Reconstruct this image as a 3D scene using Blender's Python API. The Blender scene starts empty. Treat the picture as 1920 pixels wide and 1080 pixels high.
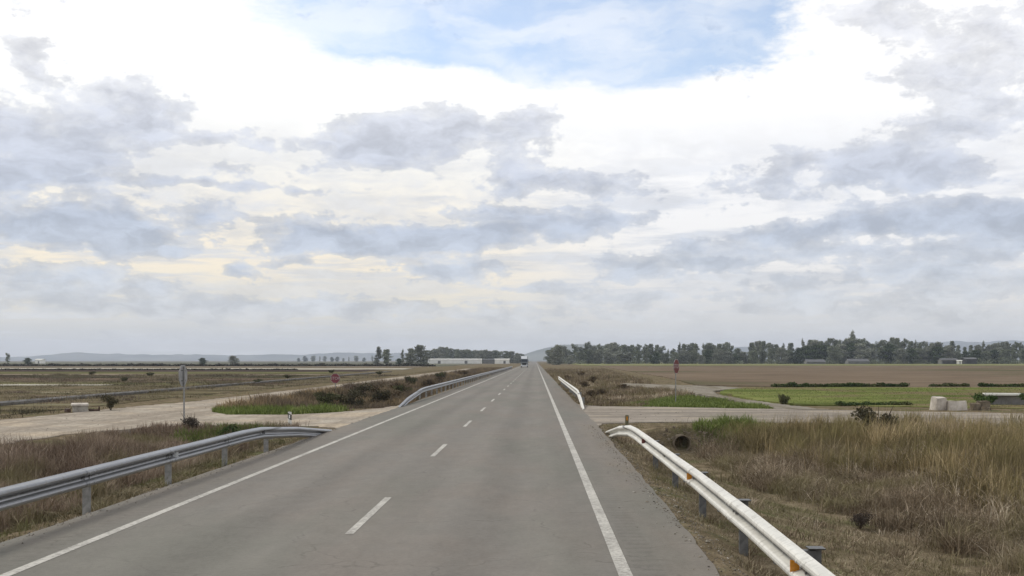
import bpy, math, random
import numpy as np
from mathutils import Vector, Matrix

R = math.radians
rng = np.random.default_rng(7)
random.seed(7)
sc = bpy.context.scene
col = sc.collection

# ------------------------------------------------------------------ helpers
def lin(r, g, b):
    f = lambda c: (c / 255 / 12.92) if c <= 10 else ((c / 255 + .055) / 1.055) ** 2.4
    return (f(r), f(g), f(b), 1)

def tag(o, label=None, cat=None, group=None, kind=None):
    if label: o['label'] = label
    if cat: o['category'] = cat
    if group: o['group'] = group
    if kind: o['kind'] = kind
    return o

def link(name, me, m=None, parent=None, loc=None):
    o = bpy.data.objects.new(name, me)
    col.objects.link(o)
    if m is not None:
        me.materials.append(m)
    if parent is not None: o.parent = parent
    if loc is not None: o.location = loc
    return o

def empty(name, loc=(0, 0, 0), rz=0.0):
    o = bpy.data.objects.new(name, None)
    o.empty_display_size = .2
    col.objects.link(o)
    o.location = loc
    o.rotation_euler = (0, 0, rz)
    return o

def copy_tree(o, parent=None):
    c = o.copy(); col.objects.link(c)
    if parent is not None: c.parent = parent
    for ch in list(o.children):
        copy_tree(ch, c)
    return c

def np_mesh(name, V, faces_list, tint=None, smooth=False):
    """faces_list: list of int arrays (n,k)"""
    me = bpy.data.meshes.new(name)
    V = np.asarray(V, dtype=np.float32)
    me.vertices.add(len(V)); me.vertices.foreach_set('co', V.ravel())
    idx = np.concatenate([f.ravel() for f in faces_list]).astype(np.int32)
    sizes = np.concatenate([np.full(len(f), f.shape[1]) for f in faces_list])
    starts = (np.cumsum(sizes) - sizes).astype(np.int32)
    me.loops.add(len(idx)); me.loops.foreach_set('vertex_index', idx)
    me.polygons.add(len(sizes)); me.polygons.foreach_set('loop_start', starts)
    me.polygons.foreach_set('use_smooth', np.full(len(sizes), smooth))
    me.update(calc_edges=True)
    if tint is not None:
        a = me.attributes.new('tint', 'FLOAT', 'POINT')
        a.data.foreach_set('value', np.asarray(tint, dtype=np.float32))
    return me

class MB:
    """collects shapes, then becomes one mesh object"""
    def __init__(s): s.v = []; s.f = []
    def add(s, verts, faces):
        n = len(s.v); s.v += [tuple(p) for p in verts]; s.f += [tuple(i + n for i in f) for f in faces]; return s
    def box(s, c, d, rz=0.0, taper=1.0, rx=0.0):
        M = Matrix.Rotation(rz, 3, 'Z') @ Matrix.Rotation(rx, 3, 'X')
        vs = []
        for z in (-1, 1):
            t = taper if z > 0 else 1
            for x, y in ((-1, -1), (1, -1), (1, 1), (-1, 1)):
                vs.append(Vector(c) + M @ Vector((x * d[0] / 2 * t, y * d[1] / 2 * t, z * d[2] / 2)))
        return s.add(vs, [(3, 2, 1, 0), (4, 5, 6, 7), (0, 1, 5, 4), (1, 2, 6, 5), (2, 3, 7, 6), (3, 0, 4, 7)])
    def tube(s, p, q, r0, r1=None, n=10, cap=True):
        r1 = r0 if r1 is None else r1
        p, q = Vector(p), Vector(q); d = (q - p).normalized()
        a = d.orthogonal().normalized(); b = d.cross(a)
        vs = []
        for c, r in ((p, r0), (q, r1)):
            for i in range(n):
                t = 2 * math.pi * i / n
                vs.append(c + a * math.cos(t) * r + b * math.sin(t) * r)
        fs = [(i, (i + 1) % n, n + (i + 1) % n, n + i) for i in range(n)]
        if cap: fs += [tuple(range(n))[::-1], tuple(range(n, 2 * n))]
        return s.add(vs, fs)
    def prism(s, pts, axis, a, b):
        """closed 2-D outline extruded along axis between a and b"""
        n = len(pts); vs = []
        for t in (a, b):
            for (u, w) in pts:
                vs.append({'x': (t, u, w), 'y': (u, t, w), 'z': (u, w, t)}[axis])
        return s.add(vs, [(i, (i + 1) % n, n + (i + 1) % n, n + i) for i in range(n)] + [tuple(range(n))[::-1], tuple(range(n, 2 * n))])
    def build(s, name, m, parent=None, loc=None, smooth=False, bevel=0.0):
        me = bpy.data.meshes.new(name); me.from_pydata([tuple(v) for v in s.v], [], s.f); me.update()
        import bmesh
        bm = bmesh.new(); bm.from_mesh(me); bmesh.ops.recalc_face_normals(bm, faces=bm.faces)
        if bevel:
            bmesh.ops.bevel(bm, geom=list(bm.edges), offset=bevel, segments=2, affect='EDGES', profile=.6)
        bm.to_mesh(me); bm.free()
        if smooth:
            for p in me.polygons: p.use_smooth = True
        return link(name, me, m, parent, loc)

# ------------------------------------------------------------------ materials
def new_mat(name):
    m = bpy.data.materials.new(name); m.use_nodes = True
    nt = m.node_tree; b = nt.nodes['Principled BSDF']
    b.inputs['Specular IOR Level'].default_value = .25
    return m, nt, b

def N(nt, kind, **kw):
    n = nt.nodes.new(kind)
    for k, v in kw.items(): setattr(n, k, v)
    return n

def ramp_node(nt, stops):
    r = nt.nodes.new('ShaderNodeValToRGB')
    el = r.color_ramp.elements
    el[0].position, el[0].color = stops[0]
    el[1].position, el[1].color = stops[-1]
    for p, c in stops[1:-1]:
        e = el.new(p); e.color = c
    return r

def coords(nt, stretch=(1, 1, 1)):
    tc = N(nt, 'ShaderNodeTexCoord'); mp = N(nt, 'ShaderNodeMapping')
    mp.inputs['Scale'].default_value = stretch
    nt.links.new(tc.outputs['Object'], mp.inputs['Vector'])
    return mp.outputs['Vector']

def noise(nt, vec, scale, detail=6, rough=.6):
    n = N(nt, 'ShaderNodeTexNoise')
    n.inputs['Scale'].default_value = scale; n.inputs['Detail'].default_value = detail; n.inputs['Roughness'].default_value = rough
    nt.links.new(vec, n.inputs['Vector'])
    return n.outputs['Fac']

def mixc(nt, fac, a, b, mode='MIX'):
    n = N(nt, 'ShaderNodeMix', data_type='RGBA', blend_type=mode)
    for sock, v in ((n.inputs[0], fac), (n.inputs[6], a), (n.inputs[7], b)):
        if hasattr(v, 'is_output'): nt.links.new(v, sock)
        else: sock.default_value = v
    return n.outputs[2]

def mth(nt, op, a, b=None, c=None, clamp=False):
    n = N(nt, 'ShaderNodeMath', operation=op, use_clamp=clamp)
    for i, v in enumerate((a, b, c)):
        if v is None: continue
        if hasattr(v, 'is_output'): nt.links.new(v, n.inputs[i])
        else: n.inputs[i].default_value = v
    return n.outputs[0]

def smooth(nt, v, lo, hi, a=0.0, b=1.0):
    n = N(nt, 'ShaderNodeMapRange', interpolation_type='SMOOTHSTEP')
    nt.links.new(v, n.inputs['Value'])
    n.inputs['From Min'].default_value = lo; n.inputs['From Max'].default_value = hi
    n.inputs['To Min'].default_value = a; n.inputs['To Max'].default_value = b
    return n.outputs['Result']

def bump(nt, b, h, strength=.3, dist=.02):
    n = N(nt, 'ShaderNodeBump'); n.inputs['Strength'].default_value = strength; n.inputs['Distance'].default_value = dist
    nt.links.new(h, n.inputs['Height']); nt.links.new(n.outputs['Normal'], b.inputs['Normal'])

def noise_mat(name, stops, scale=4, detail=7, stretch=(1, 1, 1), rough=.9, metallic=0.0, fine=None, bmp=None, spec=.25, big=None, ruts=None):
    """fine=(scale, amount) speckle, big=(scale, colour, lo, hi) large patches of another colour"""
    m, nt, b = new_mat(name)
    v = coords(nt, stretch)
    f = noise(nt, v, scale, detail)
    stops = [(.5 + (p_ - .5) * .62, c_) for p_, c_ in stops]     # fractal noise keeps close to one half
    r = ramp_node(nt, stops); nt.links.new(f, r.inputs[0]); c = r.outputs[0]
    if big:
        g = noise(nt, coords(nt, (1, 1, 1)), big[0], 5)
        c = mixc(nt, smooth(nt, g, big[2], big[3]), c, big[1])
    if ruts:
        g = noise(nt, coords(nt, ruts[0]), ruts[1], 5, .6)
        c = mixc(nt, smooth(nt, g, .46, .58, 0, ruts[3]), c, ruts[2])
    if fine:
        g = noise(nt, v, fine[0], 3, .7)
        k = smooth(nt, g, .3, .7, 1 - fine[1], 1 + fine[1])
        cc = N(nt, 'ShaderNodeCombineColor')
        for i in range(3): nt.links.new(k, cc.inputs[i])
        c = mixc(nt, 1.0, c, cc.outputs[0], 'MULTIPLY')
    nt.links.new(c, b.inputs['Base Color'])
    b.inputs['Roughness'].default_value = rough; b.inputs['Metallic'].default_value = metallic
    b.inputs['Specular IOR Level'].default_value = spec if rough < .9 else 0.0    # loose earth and dull stone give no sheen at a glancing angle
    if bmp: bump(nt, b, f, bmp, .05)
    return m

def tint_mat(name, stops, trans=.0, jitter=.0, patch=None):
    """leaf / stem colours by a stored per-plant tint; jitter = per-object variation; patch=(scale, colour)"""
    m, nt, b = new_mat(name)
    a = N(nt, 'ShaderNodeAttribute', attribute_name='tint')
    fac = a.outputs['Fac']
    if jitter:
        oi = N(nt, 'ShaderNodeObjectInfo')
        fac = mth(nt, 'ADD', fac, mth(nt, 'MULTIPLY', mth(nt, 'SUBTRACT', oi.outputs['Random'], .5), jitter), clamp=True)
    r = ramp_node(nt, stops); nt.links.new(fac, r.inputs[0])
    c = r.outputs[0]
    if patch:
        g = noise(nt, coords(nt), patch[0], 4)
        c = mixc(nt, smooth(nt, g, .47, .62), c, patch[1])
    nt.links.new(c, b.inputs['Base Color'])
    b.inputs['Roughness'].default_value = .85; b.inputs['Specular IOR Level'].default_value = .12
    return m

def plain(name, c, rough=.6, metallic=0.0, var=.12, scale=8, spec=.3):
    d = lambda k: tuple(min(1, x * k) for x in c[:3]) + (1,)
    return noise_mat(name, [(.3, d(1 - var)), (.7, d(1 + var))], scale=scale, rough=rough, metallic=metallic, spec=spec)

M = {}
# asphalt of the carriageway: worn wheel paths, tar specks, faint streaks
def asphalt(name, base, shoulder=False):
    m, nt, b = new_mat(name)
    v = coords(nt)
    sep = N(nt, 'ShaderNodeSeparateXYZ'); nt.links.new(v, sep.inputs[0])
    big = noise(nt, coords(nt, (1, .12, 1)), .9, 5)
    fine = noise(nt, v, 48, 3, .8)
    grain = noise(nt, v, 13, 5, .8)
    mid = noise(nt, coords(nt, (1, .5, 1)), 3.0, 7, .68)
    k = mth(nt, 'ADD', mth(nt, 'MULTIPLY', big, .40), mth(nt, 'MULTIPLY', mid, .44))
    k = mth(nt, 'ADD', k, mth(nt, 'MULTIPLY', mth(nt, 'SUBTRACT', grain, .5), .62))
    k = mth(nt, 'ADD', k, mth(nt, 'MULTIPLY', fine, .50))
    k = mth(nt, 'ADD', k, .33)
    # wheel paths, slightly paler and smoother: bands at fixed distance from the lane centres
    x = sep.outputs['X']
    for cx in (-5.05, -3.45, -1.6, 0.05):
        d = mth(nt, 'ABSOLUTE', mth(nt, 'SUBTRACT', x, cx))
        k = mth(nt, 'ADD', k, smooth(nt, d, .1, .55, .06, 0.0))
    # oil band between the wheel paths
    for cx in (-4.25, -.8):
        d = mth(nt, 'ABSOLUTE', mth(nt, 'SUBTRACT', x, cx))
        k = mth(nt, 'ADD', k, smooth(nt, d, .05, .5, -.075, 0.0))
    # rolled rumble strip just outside each edge line
    for x0, x1 in ((1.16, 1.5), (-6.5, -6.2)):
        inside = mth(nt, 'MULTIPLY', mth(nt, 'GREATER_THAN', x, x0), mth(nt, 'LESS_THAN', x, x1))
        wv = mth(nt, 'SINE', mth(nt, 'MULTIPLY', sep.outputs['Y'], 2 * math.pi / .3))
        k = mth(nt, 'SUBTRACT', k, mth(nt, 'MULTIPLY', inside, smooth(nt, wv, .2, .9, 0.01, .09)))
    cc = N(nt, 'ShaderNodeCombineColor')
    for i in range(3): nt.links.new(k, cc.inputs[i])
    # sandy dust drifting in from the edges
    dust = noise(nt, coords(nt, (1, .3, 1)), 1.3, 6)
    edge = mth(nt, 'ADD', smooth(nt, x, 1.0, 2.2, 0, .75), smooth(nt, x, -6.0, -7.1, 0, .65))
    warm = mth(nt, 'MULTIPLY', edge, smooth(nt, dust, .3, .65, .2, 1))
    c0 = mixc(nt, warm, base, (base[0] * 1.04, base[1] * .93, base[2] * .80, 1))
    patch = smooth(nt, noise(nt, coords(nt, (1, .35, 1)), .55, 4), .40, .62)
    c0 = mixc(nt, patch, c0, (base[0] * 1.02, base[1] * .985, base[2] * .965, 1))
    patch2 = smooth(nt, noise(nt, coords(nt, (1, .25, 1)), .23, 4), .45, .62)
    c0 = mixc(nt, patch2, c0, (base[0] * .90, base[1] * .93, base[2] * .90, 1))
    c = mixc(nt, 1.0, c0, cc.outputs[0], 'MULTIPLY')
    # hairline cracks
    vo = N(nt, 'ShaderNodeTexVoronoi', feature='DISTANCE_TO_EDGE'); vo.inputs['Scale'].default_value = .35
    wv = N(nt, 'ShaderNodeVectorMath', operation='ADD')
    nz = N(nt, 'ShaderNodeTexNoise'); nz.inputs['Scale'].default_value = 1.2; nz.inputs['Detail'].default_value = 5
    nt.links.new(v, nz.inputs['Vector']); nt.links.new(v, wv.inputs[0]); nt.links.new(nz.outputs['Color'], wv.inputs[1])
    nt.links.new(wv.outputs[0], vo.inputs['Vector'])
    crack = mth(nt, 'MULTIPLY', smooth(nt, vo.outputs['Distance'], .0, .012, .35, 0.0), smooth(nt, mid, .42, .6))
    c = mixc(nt, crack, c, (.05, .047, .042, 1))
    nt.links.new(c, b.inputs['Base Color'])
    b.inputs['Roughness'].default_value = .88; b.inputs['Specular IOR Level'].default_value = .12
    bump(nt, b, fine, .25, .01)
    return m
ASPH = (.170, .158, .140, 1)
M['asphalt'] = asphalt('asphalt', ASPH)
M['side_asphalt'] = noise_mat('side_asphalt', [(.3, (.235, .207, .175, 1)), (.7, (.32, .283, .24, 1))], scale=.9, fine=(7, .2), stretch=(.5, 1, 1), rough=.95, ruts=((.07, 1, 1), .9, (.17, .152, .128, 1), .6), big=(.35, (.36, .31, .24, 1), .5, .7))
M['sand_track'] = noise_mat('sand_track', [(.3, (.265, .232, .19, 1)), (.55, (.335, .295, .243, 1)), (.75, (.39, .35, .29, 1))], scale=.55, detail=8, fine=(5, .22), rough=1, ruts=((1, .06, 1), .8, (.24, .205, .165, 1), .65), big=(.2, (.40, .335, .255, 1), .48, .66))
M['track'] = noise_mat('track', [(.3, (.19, .17, .14, 1)), (.7, (.27, .245, .205, 1))], scale=.5, fine=(5, .2), rough=1, ruts=((1, .1, 1), .9, (.15, .13, .09, 1), .6))

def paint_mat():
    m, nt, b = new_mat('road_paint')
    v = coords(nt)
    wear = noise(nt, v, 14, 6, .7)
    big = noise(nt, v, 1.4, 4)
    f = smooth(nt, mth(nt, 'ADD', wear, mth(nt, 'MULTIPLY', big, .5)), .60, .86, .75, .12)
    c = mixc(nt, f, (.50, .48, .43, 1), ASPH)
    nt.links.new(c, b.inputs['Base Color']); b.inputs['Roughness'].default_value = .75
    return m
M['paint'] = paint_mat()

def soil_mat():
    m, nt, b = new_mat('verge_soil')
    v = coords(nt)
    f = noise(nt, v, 1.6, 8, .65)
    r = ramp_node(nt, [(.32, (.085, .066, .042, 1)), (.46, (.135, .108, .070, 1)), (.56, (.185, .148, .098, 1)), (.68, (.25, .205, .14, 1))])
    nt.links.new(f, r.inputs[0])
    g = noise(nt, v, .55, 6)
    c = mixc(nt, smooth(nt, g, .5, .66, 0, .75), r.outputs[0], (.095, .105, .045, 1))
    fine = noise(nt, v, 22, 4, .7)
    k = smooth(nt, fine, .3, .7, .65, 1.3)
    cc = N(nt, 'ShaderNodeCombineColor')
    for i in range(3): nt.links.new(k, cc.inputs[i])
    c = mixc(nt, 1.0, c, cc.outputs[0], 'MULTIPLY')
    nt.links.new(c, b.inputs['Base Color']); b.inputs['Roughness'].default_value = 1; b.inputs['Specular IOR Level'].default_value = 0
    bump(nt, b, fine, .6, .04)
    return m
M['soil'] = soil_mat()
M['plough'] = noise_mat('ploughed_earth', [(.3, (.115, .088, .065, 1)), (.5, (.155, .120, .088, 1)), (.7, (.20, .157, .112, 1))], scale=.35, stretch=(.18, 1, 1), detail=8, fine=(3, .18), rough=1, big=(.012, (.105, .095, .058, 1), .5, .62))
M['green_field'] = noise_mat('young_crop', [(.3, (.08, .10, .03, 1)), (.5, (.13, .152, .047, 1)), (.7, (.18, .19, .07, 1))], scale=.2, stretch=(.25, 1, 1), detail=8, fine=(3, .3), rough=1, big=(.09, (.155, .125, .072, 1), .48, .60))
M['far_green'] = noise_mat('far_pasture', [(.3, (.15, .155, .066, 1)), (.7, (.205, .20, .095, 1))], scale=.03, stretch=(.3, 1, 1), rough=1, fine=(.6, .12))
M['pale_strip'] = noise_mat('pale_stubble', [(.3, (.16, .145, .105, 1)), (.45, (.33, .305, .25, 1)), (.7, (.45, .425, .36, 1))], scale=.05, stretch=(.4, 1, 1), rough=1, fine=(.8, .2))
M['scrub_field'] = noise_mat('scrubby_fallow', [(.22, (.045, .040, .025, 1)), (.40, (.105, .090, .052, 1)), (.53, (.165, .132, .09, 1)), (.64, (.115, .108, .058, 1)), (.80, (.28, .24, .175, 1))], scale=.22, stretch=(.16, 1, 1), detail=9, fine=(1.2, .3), rough=1)
M['brown_strip'] = noise_mat('brown_strip', [(.3, (.05, .042, .033, 1)), (.7, (.105, .084, .066, 1))], scale=.2, stretch=(.3, 1, 1), detail=8, fine=(2, .25), rough=1)
M['concrete'] = noise_mat('concrete', [(.3, (.27, .25, .22, 1)), (.7, (.42, .395, .35, 1))], scale=3, fine=(30, .12), rough=.9)
M['pale_concrete'] = noise_mat('pale_concrete', [(.3, (.42, .38, .33, 1)), (.7, (.62, .57, .51, 1))], scale=2.5, fine=(25, .1), rough=.9)
M['grey_concrete'] = noise_mat('channel_concrete', [(.3, (.17, .165, .16, 1)), (.7, (.28, .27, .26, 1))], scale=1.2, fine=(14, .15), rough=.9)

def rail_mat(name, c0, c1, metal=.2, rgh=.5, trough=.56):
    m, nt, b = new_mat(name)
    v = coords(nt)
    f = noise(nt, coords(nt, (3, .35, 3)), 3, 7, .65)
    r = ramp_node(nt, [(.3, c0), (.7, c1)]); nt.links.new(f, r.inputs[0])
    sep = N(nt, 'ShaderNodeSeparateXYZ'); nt.links.new(v, sep.inputs[0])
    # lap joint between beams every four metres
    fr = mth(nt, 'FRACT', mth(nt, 'DIVIDE', sep.outputs['Y'], 4.0))
    jt = mth(nt, 'LESS_THAN', mth(nt, 'ABSOLUTE', mth(nt, 'SUBTRACT', fr, .5)), .0025)
    # dirt streaks
    d = noise(nt, coords(nt, (1, 2.0, 1)), 6, 6, .7)
    c = mixc(nt, smooth(nt, d, .48, .7, 0, .5), r.outputs[0], (.24, .22, .185, 1))
    c = mixc(nt, mth(nt, 'MULTIPLY', jt, .0), c, (.08, .08, .08, 1))
    # dark band in the trough: painted shade of the crest, with road grime
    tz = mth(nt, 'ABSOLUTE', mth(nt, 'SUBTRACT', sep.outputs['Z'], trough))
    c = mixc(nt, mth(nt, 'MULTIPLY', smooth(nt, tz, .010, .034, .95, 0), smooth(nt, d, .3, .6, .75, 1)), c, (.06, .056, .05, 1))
    nt.links.new(c, b.inputs['Base Color'])
    b.inputs['Roughness'].default_value = rgh; b.inputs['Metallic'].default_value = metal
    return m
M['rail_pale'] = rail_mat('sunlit_zinc', (.48, .47, .43, 1), (.66, .645, .59, 1))  # right rails: sunlight on their faces put into the pale tone
M['rail_grey'] = rail_mat('shaded_zinc', (.26, .265, .275, 1), (.36, .365, .375, 1), .75, .38)  # left rails turned from the sun: shade put into the darker tone
M['zinc'] = plain('zinc', (.27, .27, .265, 1), .55, .3, .2, 10)
M['dark_zinc'] = plain('dark_zinc', (.13, .13, .13, 1), .6, .3, .25, 10)
M['amber'] = plain('amber_reflector', (.62, .25, .02, 1), .25, 0, .1, 30, .5)
M['maroon'] = plain('dull_red_reflector', (.17, .05, .045, 1), .3, 0, .1, 30, .5)
M['white_reflector'] = plain('white_reflector', (.75, .76, .76, 1), .25, 0, .08, 30, .5)
M['white_plastic'] = plain('white_plastic', (.62, .62, .58, 1), .5, 0, .15, 12)
M['black_band'] = plain('black_band', (.02, .02, .022, 1), .5, 0, .1)
M['olive_plastic'] = plain('weathered_plastic', (.14, .13, .075, 1), .7, 0, .25, 14)
M['sign_red'] = plain('sign_red', (.15, .026, .028, 1), .5, 0, .16, 5)
M['sign_faded'] = plain('faded_sign_red', (.19, .045, .06, 1), .5, 0, .2, 4)
M['sign_white'] = plain('sign_white', (.36, .30, .30, 1), .5, 0, .1)
M['sign_back'] = noise_mat('aluminium_back', [(.3, (.25, .25, .25, 1)), (.7, (.34, .34, .35, 1))], scale=4, rough=.5, metallic=.3)
M['white_wall'] = plain('white_render', (.80, .79, .74, 1), .8, 0, .06, .4)
M['grey_wall'] = plain('grey_render', (.16, .16, .15, 1), .9, 0, .12, .4)
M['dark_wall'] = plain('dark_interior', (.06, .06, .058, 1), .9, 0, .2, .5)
M['sheet_roof'] = plain('sheet_roof', (.095, .095, .095, 1), .6, .1, .12, .6)
M['tyre'] = plain('rubber', (.03, .03, .03, 1), .8)
M['cab_paint'] = plain('cab_paint', (.18, .20, .21, 1), .4, 0, .05)
M['roof_paint'] = plain('pale_roof_paint', (.62, .64, .66, 1), .4, 0, .05)
M['box_paint'] = plain('cargo_cover', (.07, .085, .10, 1), .5, 0, .08)
M['glass'] = plain('dark_glass', (.02, .026, .034, 1), .08, 0, .05, 2, .5)
M['lamp_glass'] = plain('lamp_glass', (.7, .7, .66, 1), .15, 0, .05, 2, .5)
M['rust'] = plain('rusty_iron', (.075, .045, .033, 1), .8, .1, .3, 9)
M['bark'] = noise_mat('bark', [(.3, (.10, .085, .07, 1)), (.7, (.22, .195, .165, 1))], scale=2, stretch=(1, 1, .2), rough=.95)
M['bank_stone'] = noise_mat('bank_stone', [(.3, (.12, .098, .072, 1)), (.7, (.22, .185, .14, 1))], scale=3, fine=(20, .15), rough=1)
M['twig'] = plain('twig', (.085, .065, .05, 1), .95, 0, .3, 6)

# ------------------------------------------------------------------ terrain
def sst(t): t = np.clip(t, 0, 1); return t * t * (3 - 2 * t)
def vnoise(x, y, s, seed):
    """smooth value noise"""
    x = np.asarray(x, float) / s; y = np.asarray(y, float) / s
    xi = np.floor(x).astype(np.int64); yi = np.floor(y).astype(np.int64)
    fx = sst(x - xi); fy = sst(y - yi)
    def h(a, b):
        n = (a * 374761393 + b * 668265263 + seed * 974634777) & 0x7fffffff
        n = ((n ^ (n >> 13)) * 1274126177) & 0x7fffffff
        return ((n ^ (n >> 16)) & 0xffff) / 65535.0
    return (h(xi, yi) * (1 - fx) + h(xi + 1, yi) * fx) * (1 - fy) + (h(xi, yi + 1) * (1 - fx) + h(xi + 1, yi + 1) * fx) * fy

def ditch_x(y): return np.clip(5.0 + (34 - y) * .17, 5.0, 8.3)

SIDE_R = [(2.15, 40.6), (2.7, 42.3), (4.5, 43.2), (7, 43.3), (11, 42.8), (17, 41.4), (26, 38.5), (62, 24), (120, 0), (124, 12), (64, 35.5), (32, 47.0), (22, 50.6), (13, 54.6), (7, 57.2), (3.6, 58.3), (2.7, 60.0), (2.15, 62.5)]
SIDE_L = [(-7.05, 39.4), (-8.2, 40.7), (-11.5, 41.2), (-14.0, 40.4), (-15.6, 36), (-15.6, 30), (-15.4, 20), (-15.2, -10), (-22.2, -10), (-22.3, 40), (-21.6, 50), (-21.3, 58), (-20.5, 64), (-20.2, 79), (-20.0, 106), (-20.4, 160), (-21.0, 330), (-17.8, 330), (-17.2, 200), (-16.7, 110), (-16.6, 80), (-17.0, 64), (-16.6, 56.5), (-15.4, 52), (-13.9, 49.3), (-11, 49.2), (-9.0, 52.2), (-7.6, 57.6), (-7.05, 61)]
TRACK_R = [(12.3, 55.6), (14.6, 54.4), (13.9, 60), (13.3, 68), (13.1, 78), (14.2, 88), (16.6, 94), (18.5, 97.5), (17.6, 104), (14.0, 110), (9.6, 118), (8.8, 113), (9.0, 104), (11.0, 94), (11.9, 84), (12.0, 76), (12.3, 66)]

def inside(x, y, poly):
    x = np.asarray(x); y = np.asarray(y); r = np.zeros(x.shape, bool)
    n = len(poly)
    for i in range(n):
        x0, y0 = poly[i]; x1, y1 = poly[(i + 1) % n]
        c = ((y0 > y) != (y1 > y))
        xx = (x1 - x0) * (y - y0) / (y1 - y0 + 1e-12) + x0
        r ^= c & (x < xx)
    return r

def height(x, y):
    x = np.asarray(x, float); y = np.asarray(y, float)
    xd = ditch_x(y)
    # right of the road
    z = np.full(x.shape, -.03)
    z = np.where(x > 2.25, -.03 - .25 * sst((x - 2.25) / .9), z)
    z = np.where(x > 3.1, -.28 - .72 * sst((x - 3.1) / (xd - 3.1)), z)
    z = np.where(x > xd + 1.0, -1.0 + .72 * sst((x - xd - 1.0) / 7.0), z)
    z = np.where(x > xd + 8, -.28 + .2 * sst((x - xd - 8) / 8), z)
    k = 1 - sst((y - 38.6) / 3.9) + .55 * sst((y - 58.5) / 4)
    zr = -.03 + k * (z + .03)
    # left of the road
    u = -x
    z = np.where(u > 7.15, -.03 - .22 * sst((u - 7.15) / .8), -.03)
    z = np.where(u > 7.95, -.25 - .5 * sst((u - 7.95) / 2.6), z)
    z = np.where(u > 10.5, -.75 + .3 * sst((u - 10.5) / 3.0), z)
    z = np.where(u > 13.5, -.45 + .41 * sst((u - 13.5) / 1.8), z)
    k = 1 - sst((y - 38.0) / 2.5) + .7 * sst((y - 56) / 5)
    zl = -.03 + k * (z + .03)
    zl = np.where(u > 15.3, -.04, zl)
    zl = np.where(u > 22, -.05, zl)
    z = np.where(x > 0, zr, zl)
    n = (vnoise(x, y, 2.3, 1) - .5) * .16 + (vnoise(x, y, .7, 2) - .5) * .07 + (vnoise(x, y, 9, 3) - .5) * .12
    off = np.maximum(sst((x - 2.30) / .6) * (1 - .7 * sst((x - 14) / 3)), sst((-x - 7.1) / .6) * (1 - .85 * sst((-x - 14.5) / 1)))
    off = off * (1 - .75 * (sst((y - 38.5) / 2) - sst((y - 61) / 3)))
    z = z + n * off
    road = inside(x, y, SIDE_R) | inside(x, y, SIDE_L) | inside(x, y, TRACK_R)
    z = np.where(road, np.minimum(z, -.05), z)
    # earth heaped over the drain pipe behind its mouth
    hp = sst((y - 40.0) / .5) * (1 - sst((np.abs(x - 5.3) - .75) / 1.1)) * (1 - sst((y - 43.0) / .3))
    z = z + hp * (np.maximum(z, -.10) - z)
    far = sst((y - 180) / 80)
    z = z * (1 - far) + far * -.10
    return z

def axis(spec):
    out = []
    for a, b, s in spec:
        out += list(np.arange(a, b, s))
    return np.array(out + [spec[-1][1]])
xs = axis([(-9000, -2000, 1000), (-2000, -400, 200), (-400, -60, 20), (-60, -24, 1.5), (-24, -16, .5), (-16, -7, .28), (-7, 2, 1.0), (2, 14, .25), (14, 26, .5), (26, 60, 1.6), (60, 400, 20), (400, 2000, 200), (2000, 9000, 1000)])
ys = axis([(-60, 6, 6), (6, 62, .33), (62, 120, 1.2), (120, 260, 5), (260, 1000, 40), (1000, 12000, 500)])
GX, GY = np.meshgrid(xs, ys)
GZ = height(GX, GY)
nx, ny = len(xs), len(ys)
V = np.stack([GX.ravel(), GY.ravel(), GZ.ravel()], 1)
i, j = np.meshgrid(np.arange(nx - 1), np.arange(ny - 1))
b0 = (j * nx + i).ravel()
F = np.stack([b0, b0 + 1, b0 + nx + 1, b0 + nx], 1)
g = link('ground', np_mesh('ground', V, [F], smooth=True), M['soil'])
tag(g, 'brown weedy verge earth beside the road and out to the horizon', kind='structure')

def sheet(name, poly, m, z, label, ragged=.0, seg=1.5):
    """flat sheet with a slightly ragged outline"""
    import bmesh
    pts = []
    n = len(poly)
    for a in range(n):
        p, q = Vector(poly[a]).to_2d(), Vector(poly[(a + 1) % n]).to_2d()
        L = (q - p).length; k = max(1, min(200, int(L / seg)))
        for t in range(k):
            w = p.lerp(q, t / k)
            if ragged: w = w + Vector((random.uniform(-1, 1), random.uniform(-1, 1))) * ragged
            pts.append(w)
    me = bpy.data.meshes.new(name)
    bm = bmesh.new()
    from mathutils.geometry import delaunay_2d_cdt
    n = len(pts)
    ov, oe, of, _a, _b, _c = delaunay_2d_cdt(pts, [(k, (k + 1) % n) for k in range(n)], [list(range(n))], 1, 1e-5)
    bv = [bm.verts.new((p.x, p.y, z)) for p in ov]
    for f in of: bm.faces.new([bv[k] for k in f])
    bm.normal_update()
    for fc in bm.faces:
        if fc.normal.z < 0: fc.normal_flip()
    # earth edge going down into the ground, so the sheet has a thickness
    rim = [e for e in bm.edges if e.is_boundary]
    ex = bmesh.ops.extrude_edge_only(bm, edges=rim)
    for v in ex['geom']:
        if isinstance(v, bmesh.types.BMVert): v.co.z -= .45
    bm.to_mesh(me); bm.free()
    return tag(link(name, me, m), label, kind='structure')

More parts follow.
